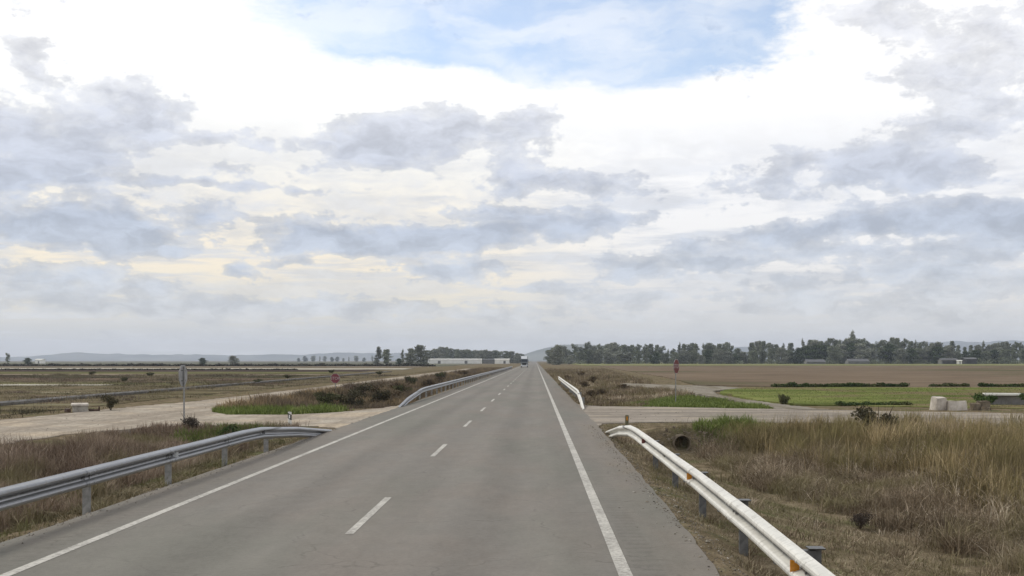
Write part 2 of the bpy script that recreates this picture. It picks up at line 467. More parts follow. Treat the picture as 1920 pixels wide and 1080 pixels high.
road_pts = [(2.2, -30), (2.2, 3000), (-7.1, 3000), (-7.1, -30)]
V = []; yy = np.concatenate([np.arange(-30, 70, .35), np.arange(70, 300, 4), np.arange(300, 3001, 100)])
for y in yy:
    amp = .05 if y < 70 else .03
    V.append((-7.12 + (vnoise(y, 3.3, .9, 11) - .5) * 2.2 * amp, y, 0)); V.append((np.interp(y, [8, 13, 20, 42], [2.04, 2.10, 2.22, 2.32]) + (vnoise(y, 7.7, 1.1, 12) - .5) * 1.3 * amp + (vnoise(y, 2.7, .37, 13) - .5) * .035, y, 0))
F = np.array([(2 * k, 2 * k + 1, 2 * k + 3, 2 * k + 2) for k in range(len(yy) - 1)])
tag(link('road', np_mesh('road', np.array(V, float), [F]), M['asphalt']), 'straight grey two lane asphalt road running to the horizon', kind='structure')
sheet('side_road', SIDE_R, M['side_asphalt'], -.006, 'pale side road joining from the right behind the tall grass', .16, .45)
sheet('side_track', SIDE_L, M['sand_track'], -.007, 'sandy track joining from the left and running beside the road', .20, .5)
sheet('farm_track', TRACK_R, M['track'], -.013, 'narrow pale farm track beyond the right side road', .18, .6)

# painted lines, worn
mk = MB()
def strip(x0, x1, y0, y1, z=.004):
    mk.add([(x0, y0, z), (x1, y0, z), (x1, y1, z), (x0, y1, z)], [(0, 1, 2, 3)])
strip(.94, 1.10, -20, 2900)
strip(-6.06, -5.92, -20, 2900)
k = 0
while 2.9 + 12.4 * k < 1200:
    y0 = 2.9 + 12.4 * k
    strip(-2.67, -2.55, y0, y0 + 4.1); k += 1
tag(mk.build('road_markings', M['paint']), 'white edge lines and broken centre line on the asphalt', kind='structure')

# fields
sheet('ploughed_field', [(16.0, 109), (23, 101.5), (30, 99), (60, 96), (120, 90), (420, 90), (640, 520), (30, 520), (23, 300), (18.8, 150)], M['plough'], .02, 'bare brown ploughed field between the green crop and the trees', .3, 6)
sheet('green_field', [(14.5, 60.5), (24, 55.4), (34, 52), (66, 44), (130, 30), (170, 70), (120, 91), (60, 97), (30, 100), (18.6, 98.2), (14.6, 87), (13.7, 77), (13.8, 68)], M['green_field'], .015, 'bright green strip of young crop beyond the side road', .35, 1.5)
sheet('pasture', [(24, 528), (650, 528), (900, 1100), (24, 1100)], M['far_green'], .04, 'thin yellow green strip of pasture under the right tree line', .6, 20)
sheet('scrub_field', [(-24, 40), (-24, 60), (-23, 120), (-24, 285), (-340, 285), (-240, 40)], M['scrub_field'], -.02, 'mottled olive and brown fallow field left of the sandy track', .5, 4)
def strip_mat(nm, c, sc_=.12):
    d = lambda k: tuple(q * k for q in c) + (1,)
    return noise_mat(nm, [(.25, d(.55)), (.5, d(1.0)), (.75, d(1.5))], scale=sc_, stretch=(.25, 1, 1), detail=9, fine=(.8, .3), rough=1)
M['strip_plum'] = strip_mat('plum_furrows', (.070, .054, .047))
M['strip_olive'] = strip_mat('olive_fallow', (.115, .110, .056))
M['strip_tan'] = strip_mat('tan_fallow', (.20, .165, .12))
M['strip_dark'] = strip_mat('dark_fallow', (.066, .060, .038))
M['strip_brown'] = strip_mat('brown_fallow', (.145, .11, .082))
for q, (ya, yb, mm, what) in enumerate([(455, 390, 'strip_tan', 'far tan strip of field on the left'), (288, 236, 'strip_plum', 'dark plum brown strip of furrows on the left'), (236, 196, 'strip_olive', 'olive strip of fallow on the left'),
        (196, 178, 'strip_tan', 'tan strip of fallow on the left'), (178, 150, 'strip_dark', 'dark weedy strip of fallow on the left'), (150, 132, 'strip_brown', 'brown strip of furrows on the left'), (120, 111, 'strip_olive', 'nearer olive strip of fallow on the left')]):
    xr = -30 - .03 * ya
    sheet('field_strip', [(xr, yb), (xr, ya - 1), (-.55 * ya - 40, ya + 6), (-.55 * yb - 60, yb + 4)], M[mm], .006 + .004 * (q % 3), what, yb * .006, yb * .03)
sheet('wet_strip', [(-36, 292), (-38, 345), (-330, 385), (-300, 298)], M['pale_strip'], .03, 'pale flat strip of field far off to the left', .8, 8)
sheet('stubble_strip', [(-42, 106.5), (-43, 111), (-62, 112), (-61, 106)], M['pale_strip'], .022, 'thin pale stubble strip in the left fallow field', .6, 2)
sheet('distant_field', [(-40, 470), (-60, 2600), (-1500, 2600), (-420, 480)], strip_mat('distant_fallow', (.13, .13, .095), .01), .02, 'dim grey green land towards the left horizon', 1, 60)

# ------------------------------------------------------------------ blades of grass and weeds
def blades(name, P, h, w, mat, lean=.35, curl=.5, tint=None, label=None, kind='stuff', parent=None, wind=0.0):
    n = len(P)
    h = np.broadcast_to(h, n); w = np.broadcast_to(w, n)
    a = rng.uniform(0, 2 * np.pi, n); fa = rng.uniform(0, np.pi, n)
    ln = rng.normal(0, lean, n)
    dx, dy = np.cos(a) * ln + wind, np.sin(a) * ln
    sx, sy = np.cos(fa) * w / 2, np.sin(fa) * w / 2
    c = rng.uniform(.3, 1, n) * curl
    V = np.zeros((n, 5, 3))
    P = np.asarray(P)
    mid = P + np.stack([dx * h * .5, dy * h * .5, h * .55], 1)
    tip = P + np.stack([dx * h * (1 + c), dy * h * (1 + c), h * (1 - .35 * np.abs(ln) * c)], 1)
    off = np.stack([sx, sy, np.zeros(n)], 1)
    V[:, 0] = P - off; V[:, 1] = P + off; V[:, 2] = mid + off * .8; V[:, 3] = mid - off * .8; V[:, 4] = tip
    b = np.arange(n)[:, None] * 5
    Q = b + np.array([[0, 1, 2, 3]]); T = b + np.array([[3, 2, 4]])
    t = rng.uniform(0, 1, n) if tint is None else tint
    me = np_mesh(name, V.reshape(-1, 3), [Q, T], np.repeat(t, 5))
    o = link(name, me, mat, parent)
    if parent is None: tag(o, label, kind=kind)
    return o

def scatter(x0, x1, y0, y1, n, keep=None, sink=.02, clump=None):
    x = rng.uniform(x0, x1, n); y = rng.uniform(y0, y1, n)
    ok = ~(inside(x, y, SIDE_R) | inside(x, y, SIDE_L) | inside(x, y, TRACK_R)) & ((x > 2.28) | (x < -7.2))
    if keep is not None: ok &= keep(x, y)
    if clump:
        s, thr, seed = clump
        v = vnoise(x, y, s, seed) * .65 + vnoise(x, y, s / 2.7, seed + 5) * .35
        ok &= v + rng.normal(0, .07, n) > thr
    x, y = x[ok], y[ok]
    return np.stack([x, y, height(x, y) - sink], 1)

def tufts(x0, x1, y0, y1, n, per, spread, keep, clump=None, hfun=None, tfun=None):
    """blades gathered in tussocks: returns points, heights and tints"""
    C = scatter(x0, x1, y0, y1, n, keep, clump=clump)
    m_ = len(C); k = rng.poisson(per, m_).clip(3)
    idx = np.repeat(np.arange(m_), k); t = len(idx)
    sp_ = spread * rng.uniform(.5, 1.5, m_)[idx]
    P = C[idx].copy(); P[:, 0] += rng.normal(0, 1, t) * sp_; P[:, 1] += rng.normal(0, 1, t) * sp_
    ok = ~(inside(P[:, 0], P[:, 1], SIDE_R) | inside(P[:, 0], P[:, 1], SIDE_L) | inside(P[:, 0], P[:, 1], TRACK_R)) & ((P[:, 0] > 2.26) | (P[:, 0] < -7.18))
    P = P[ok]; idx = idx[ok]; t = len(P)
    P[:, 2] = height(P[:, 0], P[:, 1]) - .02
    hc = hfun(C[:, 0], C[:, 1]) * rng.uniform(.55, 1.2, m_)
    h = hc[idx] * rng.uniform(.45, 1.08, t)
    tc_ = (tfun(C[:, 0], C[:, 1]) if tfun else .5) + rng.normal(0, .22, m_)
    tt = np.clip(tc_[idx] + rng.normal(0, .14, t), 0, 1)
    return P, h, tt

straw = [(0, (.135, .112, .058, 1)), (.35, (.245, .196, .10, 1)), (.7, (.37, .29, .155, 1)), (1, (.56, .45, .27, 1))]
M['tall_grass'] = tint_mat('olive_straw', straw, patch=(.35, (.225, .195, .085, 1)))
M['dead_weed'] = tint_mat('dead_weed', [(0, (.115, .088, .058, 1)), (.5, (.235, .182, .122, 1)), (.85, (.385, .31, .22, 1)), (1, (.62, .53, .41, 1))], patch=(.45, (.225, .195, .105, 1)))
M['short_grass'] = tint_mat('short_dry_grass', [(0, (.13, .112, .062, 1)), (.5, (.22, .185, .115, 1)), (1, (.34, .285, .19, 1))], patch=(.5, (.17, .165, .075, 1)))
M['left_weed'] = tint_mat('left_dead_weed', [(0, (.14, .102, .074, 1)), (.5, (.255, .192, .142, 1)), (1, (.42, .34, .26, 1))], patch=(.33, (.21, .18, .10, 1)))
M['green_grass'] = tint_mat('green_grass', [(0, (.075, .105, .025, 1)), (.5, (.155, .20, .05, 1)), (1, (.27, .31, .11, 1))])
M['far_weed'] = tint_mat('island_weed', [(0, (.10, .082, .055, 1)), (.5, (.19, .15, .098, 1)), (1, (.34, .25, .14, 1))], patch=(.09, (.15, .115, .086, 1)))
M['crop'] = tint_mat('crop_blades', [(0, (.08, .10, .03, 1)), (.5, (.135, .158, .047, 1)), (1, (.19, .21, .075, 1))], patch=(.11, (.165, .14, .075, 1)))
M['field_scrub'] = tint_mat('field_scrub', [(0, (.06, .055, .036, 1)), (.5, (.14, .125, .072, 1)), (1, (.30, .25, .165, 1))], patch=(.10, (.15, .112, .088, 1)))

# edge of the tussocky tall grass: starts further back and bulges forward near the right frame edge
def grass_edge(x, y): return ditch_x(y) + 2.1 + 2.2 * vnoise(x, y, 3.5, 21) - 1.2 * sst((y - 33) / 5)
kp = lambda x, y: (x > grass_edge(x, y)) & (x / y < .52) & (y > 14.5 + 2.5 * vnoise(x, y, 2, 23))
P, hh, tt = tufts(6, 20, 13, 41.5, 5400, 26, .13, kp, (2.4, .42, 31),
                  lambda x, y: (.60 + .85 * vnoise(x, y, 2.6, 8)) * (1 - .35 * sst((24 - y) / 9)) * (1 - .35 * sst((y - 38) / 4)), lambda x, y: .45 + (vnoise(x, y, 1.8, 9) - .5) * .9)
blades('tall_grass', P, hh, rng.uniform(.008, .02, len(P)), M['tall_grass'], .26, .9, tt, 'tall olive and straw coloured grass beyond the right guardrail', wind=.05)
# dead brown weeds in front of it and running through it
kp = lambda x, y: ~((np.abs(x - 4.95) < .95) & (y > 31) & (y < 40)) & (x > ditch_x(y) + .35 - .8 * vnoise(x, y, 2.0, 22)) & ((x < grass_edge(x, y) + 1.2) | (rng.uniform(0, 1, len(x)) < .5)) & (x / y < .52)
P, hh, tt = tufts(4.6, 17, 9, 40.5, 7600, 24, .14, kp, (1.8, .33, 41), lambda x, y: .32 + .66 * vnoise(x, y, 1.7, 18), lambda x, y: .45 + (vnoise(x, y, .9, 19) - .5) * .7)
blades('dead_weeds', P, hh, rng.uniform(.007, .017, len(P)), M['dead_weed'], .7, .9, tt, 'tangled dead brown weeds along the right ditch')
# low weeds spotting the strip behind the rail
P, hh, tt = tufts(2.7, 9, 8.5, 41, 1500, 18, .10, lambda x, y: (x < ditch_x(y) + 1) & ~((np.abs(x - 4.95) < .9) & (y > 32)), (1.3, .50, 47), lambda x, y: .07 + .26 * vnoise(x, y, .9, 48), lambda x, y: .35 + (vnoise(x, y, .7, 49) - .5) * .8)
blades('verge_weeds', P, hh, rng.uniform(.007, .016, len(P)), M['dead_weed'], .7, .9, tt, 'low brown weeds spotting the verge behind the right guardrail')
# scattered taller seed stalks with pale heads
kp = lambda x, y: (x > grass_edge(x, y) - .6) & (x / y < .52)
C_ = scatter(6, 19, 14, 40, 1500, kp, clump=(2.2, .45, 33))
n_ = len(C_); hs_ = rng.uniform(.9, 1.55, n_)
blades('seed_stalks', C_, hs_, rng.uniform(.008, .014, n_), M['tall_grass'], .18, .6, rng.uniform(.6, 1, n_), 'scattered tall pale seed stalks above the right grass', wind=.06)
# pale feathery stems close to the camera, lower right
kp = lambda x, y: (x > ditch_x(y) - .4 - .12 * (17 - y)) & (x / y < .54)
P, hh, tt = tufts(5, 9.5, 9.5, 18, 1100, 26, .12, kp, (1.2, .36, 43), lambda x, y: .35 + .55 * vnoise(x, y, 1.2, 44), lambda x, y: .62 + (vnoise(x, y, .8, 45) - .5) * .6)
blades('dead_weeds', P, hh, rng.uniform(.005, .011, len(P)), M['dead_weed'], .5, 1.0, tt, 'pale feathery dead stems in the lower right corner')
# short grass on the right verge and the ditch
P = scatter(2.3, 9.8, 8, 43, 90000, lambda x, y: (x < ditch_x(y) + 1.8) & (rng.uniform(0, 1, len(x)) < .2 + .8 * sst((x - 2.3) / .6)), clump=(.9, .42, 51))
blades('verge_grass', P, rng.uniform(.02, .14, len(P)) * (.5 + vnoise(P[:, 0], P[:, 1], .8, 53)), rng.uniform(.006, .014, len(P)), M['short_grass'], .9, .8, None, 'short dry grass under and behind the right guardrail')
P, hh, tt = tufts(4.6, 9.5, 36.5, 43.2, 900, 22, .12, lambda x, y: np.hypot((x - 7.6) / 1.6, (y - 40.6) / 2.4) < 1, (1.0, .35, 52), lambda x, y: .25 + .35 * vnoise(x, y, 1, 5))
blades('green_grass', P, hh, rng.uniform(.012, .025, len(P)), M['green_grass'], .4, .8, tt, 'green grass tuft on the bank above the pipe mouth')
# left: dead weeds between guardrail and track
kp = lambda x, y: (x < -8.5 - .7 * vnoise(x, y, 2, 61)) & (x > -15.1 + 1.0 * vnoise(x, y, 2, 62)) & (x / y > -.58)
P, hh, tt = tufts(-16, -8, 13, 40.6, 5600, 24, .15, kp, (2.4, .30, 63), lambda x, y: (.36 + .55 * vnoise(x, y, 2.2, 64)) * (1 - .55 * sst((y - 32) / 8)), lambda x, y: .45 + (vnoise(x, y, 1.5, 65) - .5) * .8)
blades('dead_weeds', P, hh, rng.uniform(.008, .02, len(P)), M['left_weed'], .34, .8, tt, 'thick reddish brown weeds behind the left guardrail')
P, hh, tt = tufts(-9.6, -7.3, 11, 38.5, 2300, 20, .10, lambda x, y: rng.uniform(0, 1, len(x)) < .1 + .9 * sst((-x - 7.75) / .5), (.8, .38, 66), lambda x, y: .06 + .30 * vnoise(x, y, .7, 68), lambda x, y: .4 + (vnoise(x, y, .6, 69) - .5) * 1.2)
blades('verge_grass', P, hh, rng.uniform(.008, .018, len(P)), M['short_grass'], .7, .8, tt, 'short ragged grass under the left guardrail')
P, hh, tt = tufts(-15, -9.5, 36, 41.5, 500, 22, .13, lambda x, y: np.hypot((x + 11.4) / 1.7, (y - 39.3) / 1.4) < 1, (1.0, .3, 67), lambda x, y: .2 + .25 * vnoise(x, y, 1, 6))
blades('green_grass', P, hh, rng.uniform(.012, .03, len(P)), M['green_grass'], .4, .8, tt, 'low green growth beside the left track by the guardrail bend')
# the left island beyond the junction
kp = lambda x, y: (x > -16.3) & (x < -7.9)
a_ = tufts(-16.3, -7.8, 53, 112, 3400, 18, .25, kp, (3, .3, 71), lambda x, y: (.28 + .6 * vnoise(x, y, 4, 73)) * (.45 + .55 * sst((y - 55) / 6)), lambda x, y: .5 + (vnoise(x, y, 4, 74) - .5) * 1.1)
b_ = tufts(-17, -7.9, 112, 330, 2600, 16, .4, kp, (4, .3, 72), lambda x, y: .35 + .6 * vnoise(x, y, 5, 73), lambda x, y: .5 + (vnoise(x, y, 7, 74) - .5) * 1.1)
P, hh, tt = [np.concatenate(q) for q in zip(a_, b_)]
blades('rough_grass', P, hh, rng.uniform(.02, .05, len(P)), M['far_weed'], .4, .7, tt, 'rough brown grass on the island between the left track and the road')
P, hh, tt = tufts(-16.6, -9.4, 49.4, 57, 900, 22, .2, lambda x, y: (y < 53.4 + .35 * (x + 13)), (1.5, .22, 75), lambda x, y: .18 + .3 * vnoise(x, y, 1.5, 76))
blades('green_grass', P, hh, rng.uniform(.02, .04, len(P)), M['green_grass'], .4, .8, tt, 'bright green grass at the tip of the left island')
# the right island beyond the side road
a_ = tufts(2.5, 12.6, 59, 118, 3600, 18, .25, lambda x, y: (x < 12.4) & (y < 113) & ~((x > 5.6 + .8 * vnoise(x, y, 2, 85)) & (y < 74 + 8 * vnoise(x, y, 3, 87))), (3, .27, 81), lambda x, y: (.22 + .5 * vnoise(x, y, 4, 83)) * (.5 + .5 * sst((x - 2.5) / 2)), lambda x, y: .4 + (vnoise(x, y, 4, 84) - .5) * .9)
b_ = tufts(2.6, 20, 118, 300, 2600, 16, .4, lambda x, y: x < 13 + (y - 118) * .035, (4, .27, 82), lambda x, y: .3 + .6 * vnoise(x, y, 5, 83), lambda x, y: .4 + (vnoise(x, y, 6, 84) - .5) * .9)
P, hh, tt = [np.concatenate(q) for q in zip(a_, b_)]
blades('rough_grass', P, hh, rng.uniform(.02, .05, len(P)), M['dead_weed'], .4, .7, tt, 'rough brown weeds beside the far right guardrail')
P, hh, tt = tufts(5.4, 13, 56, 84, 2600, 22, .22, lambda x, y: (x > 5.6 + .8 * vnoise(x, y, 2, 85)) & (x < 12.6) & (y < 75 + 8 * vnoise(x, y, 3, 87)), (2, .15, 86), lambda x, y: .12 + .28 * vnoise(x, y, 1.8, 88))
blades('green_grass', P, hh, rng.uniform(.02, .045, len(P)), M['green_grass'], .4, .8, tt, 'bright green grass on the far side of the right side road')
P = scatter(14.5, 70, 52, 101, 45000, lambda x, y: inside(x, y, [(14.8, 61.2), (24, 56.2), (34, 53), (70, 45), (70, 95), (30, 99.5), (19, 98), (14.9, 86), (14.1, 72)]), sink=-.02)
P[:, 2] = 0
blades('crop_plants', P, rng.uniform(.02, .08, len(P)), rng.uniform(.02, .05, len(P)), M['crop'], .9, .8, np.clip(.5 + .5 * (vnoise(P[:, 0], P[:, 1], 6, 89) - .4) + rng.normal(0, .08, len(P)), 0, 1), 'short green crop plants covering the strip of green field')
# scrub on the left fallow field
P, hh, tt = tufts(-85, -22.3, 42, 185, 7500, 26, .45, lambda x, y: np.ones(len(x), bool), (5, .44, 91), lambda x, y: (.06 + .48 * vnoise(x, y, 5, 92) ** 1.5), lambda x, y: .5 + (vnoise(x, y, 8, 93) - .5) * 1.2)
P[:, 2] = np.maximum(P[:, 2], -.03)
blades('field_scrub', P, hh, rng.uniform(.012, .035, len(P)), M['field_scrub'], .7, .9, tt, 'low scrubby growth over the left fallow field')

# grit and small stones along the ragged pavement edges
def stones(name, P, size, m, label):
    n = len(P); o = np.array([[1, 0, 0], [-1, 0, 0], [0, 1, 0], [0, -1, 0], [0, 0, .7], [0, 0, -.4]])
    V = P[:, None, :] + o[None] * size[:, None, None] * rng.uniform(.6, 1.3, (n, 6, 1))
    f = np.array([[0, 2, 4], [2, 1, 4], [1, 3, 4], [3, 0, 4], [2, 0, 5], [1, 2, 5], [3, 1, 5], [0, 3, 5]])
    F = (np.arange(n)[:, None, None] * 6 + f[None]).reshape(-1, 3)
    return tag(link(name, np_mesh(name, V.reshape(-1, 3), [F], np.repeat(rng.uniform(0, 1, n), 6)), m), label, kind='stuff')
M['grit'] = tint_mat('edge_grit', [(0, (.06, .05, .04, 1)), (.6, (.19, .165, .13, 1)), (.93, (.30, .27, .22, 1)), (1, (.55, .52, .47, 1))])
def band(x, n, spread, y0, y1):
    y = rng.uniform(y0, y1, n); xx = x + rng.normal(0, spread, n)
    z = np.where((xx < 2.15) & (xx > -7.05), .004, height(xx, y)); return np.stack([xx, y, z], 1)
P = np.concatenate([band(2.3, 2600, .16, 8.5, 41), band(2.7, 1200, .4, 8.5, 41), band(-7.2, 2200, .14, 11, 38.5), band(-7.6, 900, .3, 11, 38.5)])
stones('gravel', P, rng.uniform(.005, .018, len(P)) * np.where(rng.uniform(0, 1, len(P)) < .04, 2.2, 1), M['grit'], 'loose grit and small stones along both pavement edges')
C_ = np.array([(rng.uniform(-21, -15.8), rng.uniform(26, 75), 0) for _ in range(90)] + [(rng.uniform(3, 16), rng.uniform(44, 55), 0) for _ in range(60)])
C_[:, 2] = -.002
stones('gravel', C_, rng.uniform(.01, .035, len(C_)), M['grit'], 'loose stones scattered over the side road and the sandy track')

# ------------------------------------------------------------------ shrubs (each a thing: twigs + foliage)
def leaf_cloud(n, blobs, size, flat=.9):
    """leaf quads in lumps: blobs = (cx,cy,cz,rx,ry,rz,weight); returns V, F, tint"""
    w = np.array([b[6] for b in blobs], float); w /= w.sum()
    pick = rng.choice(len(blobs), n, p=w)
    B = np.array([b[:6] for b in blobs])[pick]
    d = rng.normal(0, 1, (n, 3)); d /= np.linalg.norm(d, axis=1)[:, None]
    r = rng.uniform(.0, 1, n) ** .45
    C = B[:, :3] + d * B[:, 3:6] * r[:, None] * rng.uniform(.8, 1.12, (n, 1))
    a = rng.normal(0, 1, (n, 3)); a /= np.linalg.norm(a, axis=1)[:, None]
    u = rng.normal(0, 1, (n, 3)); u -= a * (u * a).sum(1)[:, None]; u /= np.linalg.norm(u, axis=1)[:, None]
    v = np.cross(a, u)
    s = size * rng.uniform(.5, 1.3, (n, 1))
    V = np.stack([C - u * s - v * s * .2, C + v * s * -.55, C + u * s + v * s * .1, C + v * s * .6], 1)
    F = np.arange(n * 4).reshape(n, 4)
    lump = rng.uniform(0, 1, len(blobs))[pick]
    t = np.clip(.25 + .5 * lump + rng.normal(0, .14, n), 0, 1)
    return V.reshape(-1, 3), F, np.repeat(t, 4)

M['shrub_dark'] = tint_mat('dark_shrub_leaf', [(0, (.035, .034, .02, 1)), (.5, (.075, .068, .04, 1)), (1, (.135, .115, .07, 1))], jitter=.3)
M['shrub_olive'] = tint_mat('olive_shrub_leaf', [(0, (.045, .05, .024, 1)), (.5, (.085, .09, .042, 1)), (1, (.15, .145, .075, 1))], jitter=.3)
M['shrub_brown'] = tint_mat('brown_shrub_leaf', [(0, (.06, .045, .03, 1)), (.5, (.12, .09, .055, 1)), (1, (.20, .15, .09, 1))], jitter=.3)
M['shrub_green'] = tint_mat('green_shrub_leaf', [(0, (.03, .055, .015, 1)), (.5, (.06, .10, .028, 1)), (1, (.11, .155, .05, 1))], jitter=.3)
M['shrub_black'] = tint_mat('dry_dark_shrub', [(0, (.035, .029, .024, 1)), (.5, (.075, .06, .05, 1)), (1, (.14, .115, .09, 1))])

def make_shrub(name, w, h, n, m, size):
    root = empty(name)
    bl = []
    for k in range(9):
        a = random.uniform(0, 6.28); r = random.uniform(.1, .36) * w
        rz = random.uniform(.16, .3) * h
        bl.append((math.cos(a) * r, math.sin(a) * r, random.uniform(.25, .72) * h, random.uniform(.12, .24) * w, random.uniform(.12, .24) * w, rz, random.uniform(.5, 1)))
    V, F, t = leaf_cloud(n, bl, size)
    V[:, 2] = np.maximum(V[:, 2], .01)
    link('foliage', np_mesh('foliage', V, [F], t), m, root)
    tw = MB()
    for k in range(10):
        a = random.uniform(0, 6.28); r = random.uniform(.1, .45) * w
        p = Vector((0, 0, -.05)); q = Vector((math.cos(a) * r * .5, math.sin(a) * r * .5, h * .45)); e = Vector((math.cos(a) * r, math.sin(a) * r, h * random.uniform(.7, 1.05)))
        tw.tube(p, q, .012 * w, .009 * w, 5); tw.tube(q, e, .009 * w, .003 * w, 5)
    tw.build('stems', M['twig'], root)
    return root

def gz(x, y): return float(height(np.array([x]), np.array([y]))[0])

def place(o, x, y, s=1.0, rz=0.0, z=None, sz=None):
    o.location = (x, y, gz(x, y) if z is None else z); o.rotation_euler = (0, 0, rz)
    o.scale = (s, s, s if sz is None else sz); return o

protos = {}
def shrub(kind, x, y, s, label, group=None, sz=None, cat='shrub'):
    spec = {'dark': (2.0, 1.2, 1500, 'shrub_dark', .06), 'olive': (2.0, 1.3, 1400, 'shrub_olive', .07), 'brown': (2.0, 1.1, 1300, 'shrub_brown', .06),
            'green': (2.0, .9, 1500, 'shrub_green', .06), 'dry': (1.0, .8, 1300, 'shrub_black', .03)}[kind]
    if kind not in protos:
        protos[kind] = make_shrub('dry_shrub' if kind == 'dry' else 'shrub', spec[0], spec[1], spec[2], M[spec[3]], spec[4]); o = protos[kind]
    else: o = copy_tree(protos[kind])
    place(o, x, y, s, random.uniform(0, 6.28), sz=sz)
    tag(o, label, cat, group); return o

shrub('dark', 12.1, 38.6, .95, 'dark bushy shrub rising out of the tall grass by the side road')
shrub('dry', 6.5, 21.9, .6, 'small dark tumbled shrub lying in the right ditch')
shrub('olive', 13.9, 61.5, .45, 'small olive shrub between the farm track and the side road', sz=.6)
shrub('dry', -12.6, 40.1, 1.0, 'dark purplish shrub at the foot of the left sign post', sz=.8)
shrub('green', -11.0, 39.4, .55, 'small dark green shrub beside the bend of the left guardrail')
shrub('dark', -20.9, 53.8, .5, 'dark shrub just right of the pale valve box', sz=.75)
isl = [('olive', -12.6, 66, .85), ('dark', -11.6, 67, 1.0), ('dark', -10.6, 64.5, .9), ('olive', -13.5, 70, .75), ('dark', -10.0, 70, 1.0), ('dark', -12.2, 76, 1.1), ('brown', -9.6, 77, .8),
       ('brown', -12.8, 85, .9), ('olive', -10.6, 88, .9), ('brown', -12.5, 98, .9), ('brown', -10.8, 110, 1.0), ('olive', -13.6, 118, 1.0), ('brown', -11.8, 135, 1.0), ('olive', -12.8, 150, 1.1), ('brown', -10.6, 170, 1.0), ('brown', -13, 195, 1.1)]
lab = {'dark': 'dark dense shrub on the grassy island left of the road', 'olive': 'grey olive shrub on the grassy island left of the road', 'brown': 'dry brown shrub on the grassy island left of the road'}
for kd, x, y, s in isl: shrub(kd, x, y, s, lab[kd], 'shrubs on the left island')
for kd, x, y, s in [('brown', 4.9, 68, .55), ('brown', 4.2, 80, .7), ('brown', 5.4, 90, .7), ('brown', 8.2, 100, .8), ('brown', 5.2, 118, .8), ('brown', 7.4, 140, .9), ('brown', 5.0, 165, .9), ('brown', 8, 195, 1.0)]:
    shrub(kd, x, y, s, 'low dry shrub in the brown weeds right of the far guardrail', 'shrubs beside the far right guardrail')
for x, y, s in [(-30, 118, .9), (-34, 150, 1.0), (-48, 128, .9), (-60, 170, 1.2), (-27, 190, 1.2), (-75, 185, 1.2), (-40, 215, 1.3)]:
    shrub('olive', x, y, s * .7, 'low olive shrub dotted over the left fallow field', 'shrubs over the left field', sz=.5 * s)
shrub('green', 23.5, 57.3, .9, 'green bush in front of the white parapet')
shrub('green', 26.0, 57.0, 1.0, 'green bush at the right edge of the frame by the parapet')

# ------------------------------------------------------------------ guardrails
PROFILE = [(.158, .0), (.150, .012), (.128, .068), (.112, .082), (.088, .087), (.066, .080), (.052, .062), (.030, .004), (0, -.006), (-.030, .004), (-.052, .062), (-.066, .080), (-.088, .087), (-.112, .082), (-.128, .068), (-.150, .012), (-.158, .0)]
def rail_mesh(path, face):
    """path: points of the beam's centre; face=-1 when the waves face -X"""
    path = [Vector(p) for p in path]; sec = len(PROFILE) * 2; V = []; F = []
    for k, p in enumerate(path):
        a = path[max(0, k - 1)]; b = path[min(len(path) - 1, k + 1)]
        d = (b - a).normalized()
        side = Vector((d.y, -d.x, 0)).normalized() * (1 if face > 0 else -1)
        up = Vector((0, 0, 1))
        for (z, dd) in PROFILE: V.append(p + side * dd + up * z)
        for (z, dd) in reversed(PROFILE): V.append(p + side * (dd - .005) + up * z)
    for k in range(len(path) - 1):
        for s in range(sec):
            a = k * sec + s; b = k * sec + (s + 1) % sec
            F.append((a, b, b + sec, a + sec))
    F.append(tuple(range(sec))); F.append(tuple(range((len(path) - 1) * sec, len(path) * sec))[::-1])
    mb = MB(); mb.add(V, F); return mb

def post_mb(h):
    """open C channel, thin walled"""
    m = MB()
    m.box((0, 0, h / 2 - .35), (.006, .12, h + .7))
    m.box((.0295, -.057, h / 2 - .35), (.053, .006, h + .7)); m.box((.0295, .057, h / 2 - .35), (.053, .006, h + .7))
    m.box((.056, -.045, h / 2 - .35), (.006, .018, h + .7)); m.box((.056, .045, h / 2 - .35), (.006, .018, h + .7))
    return m

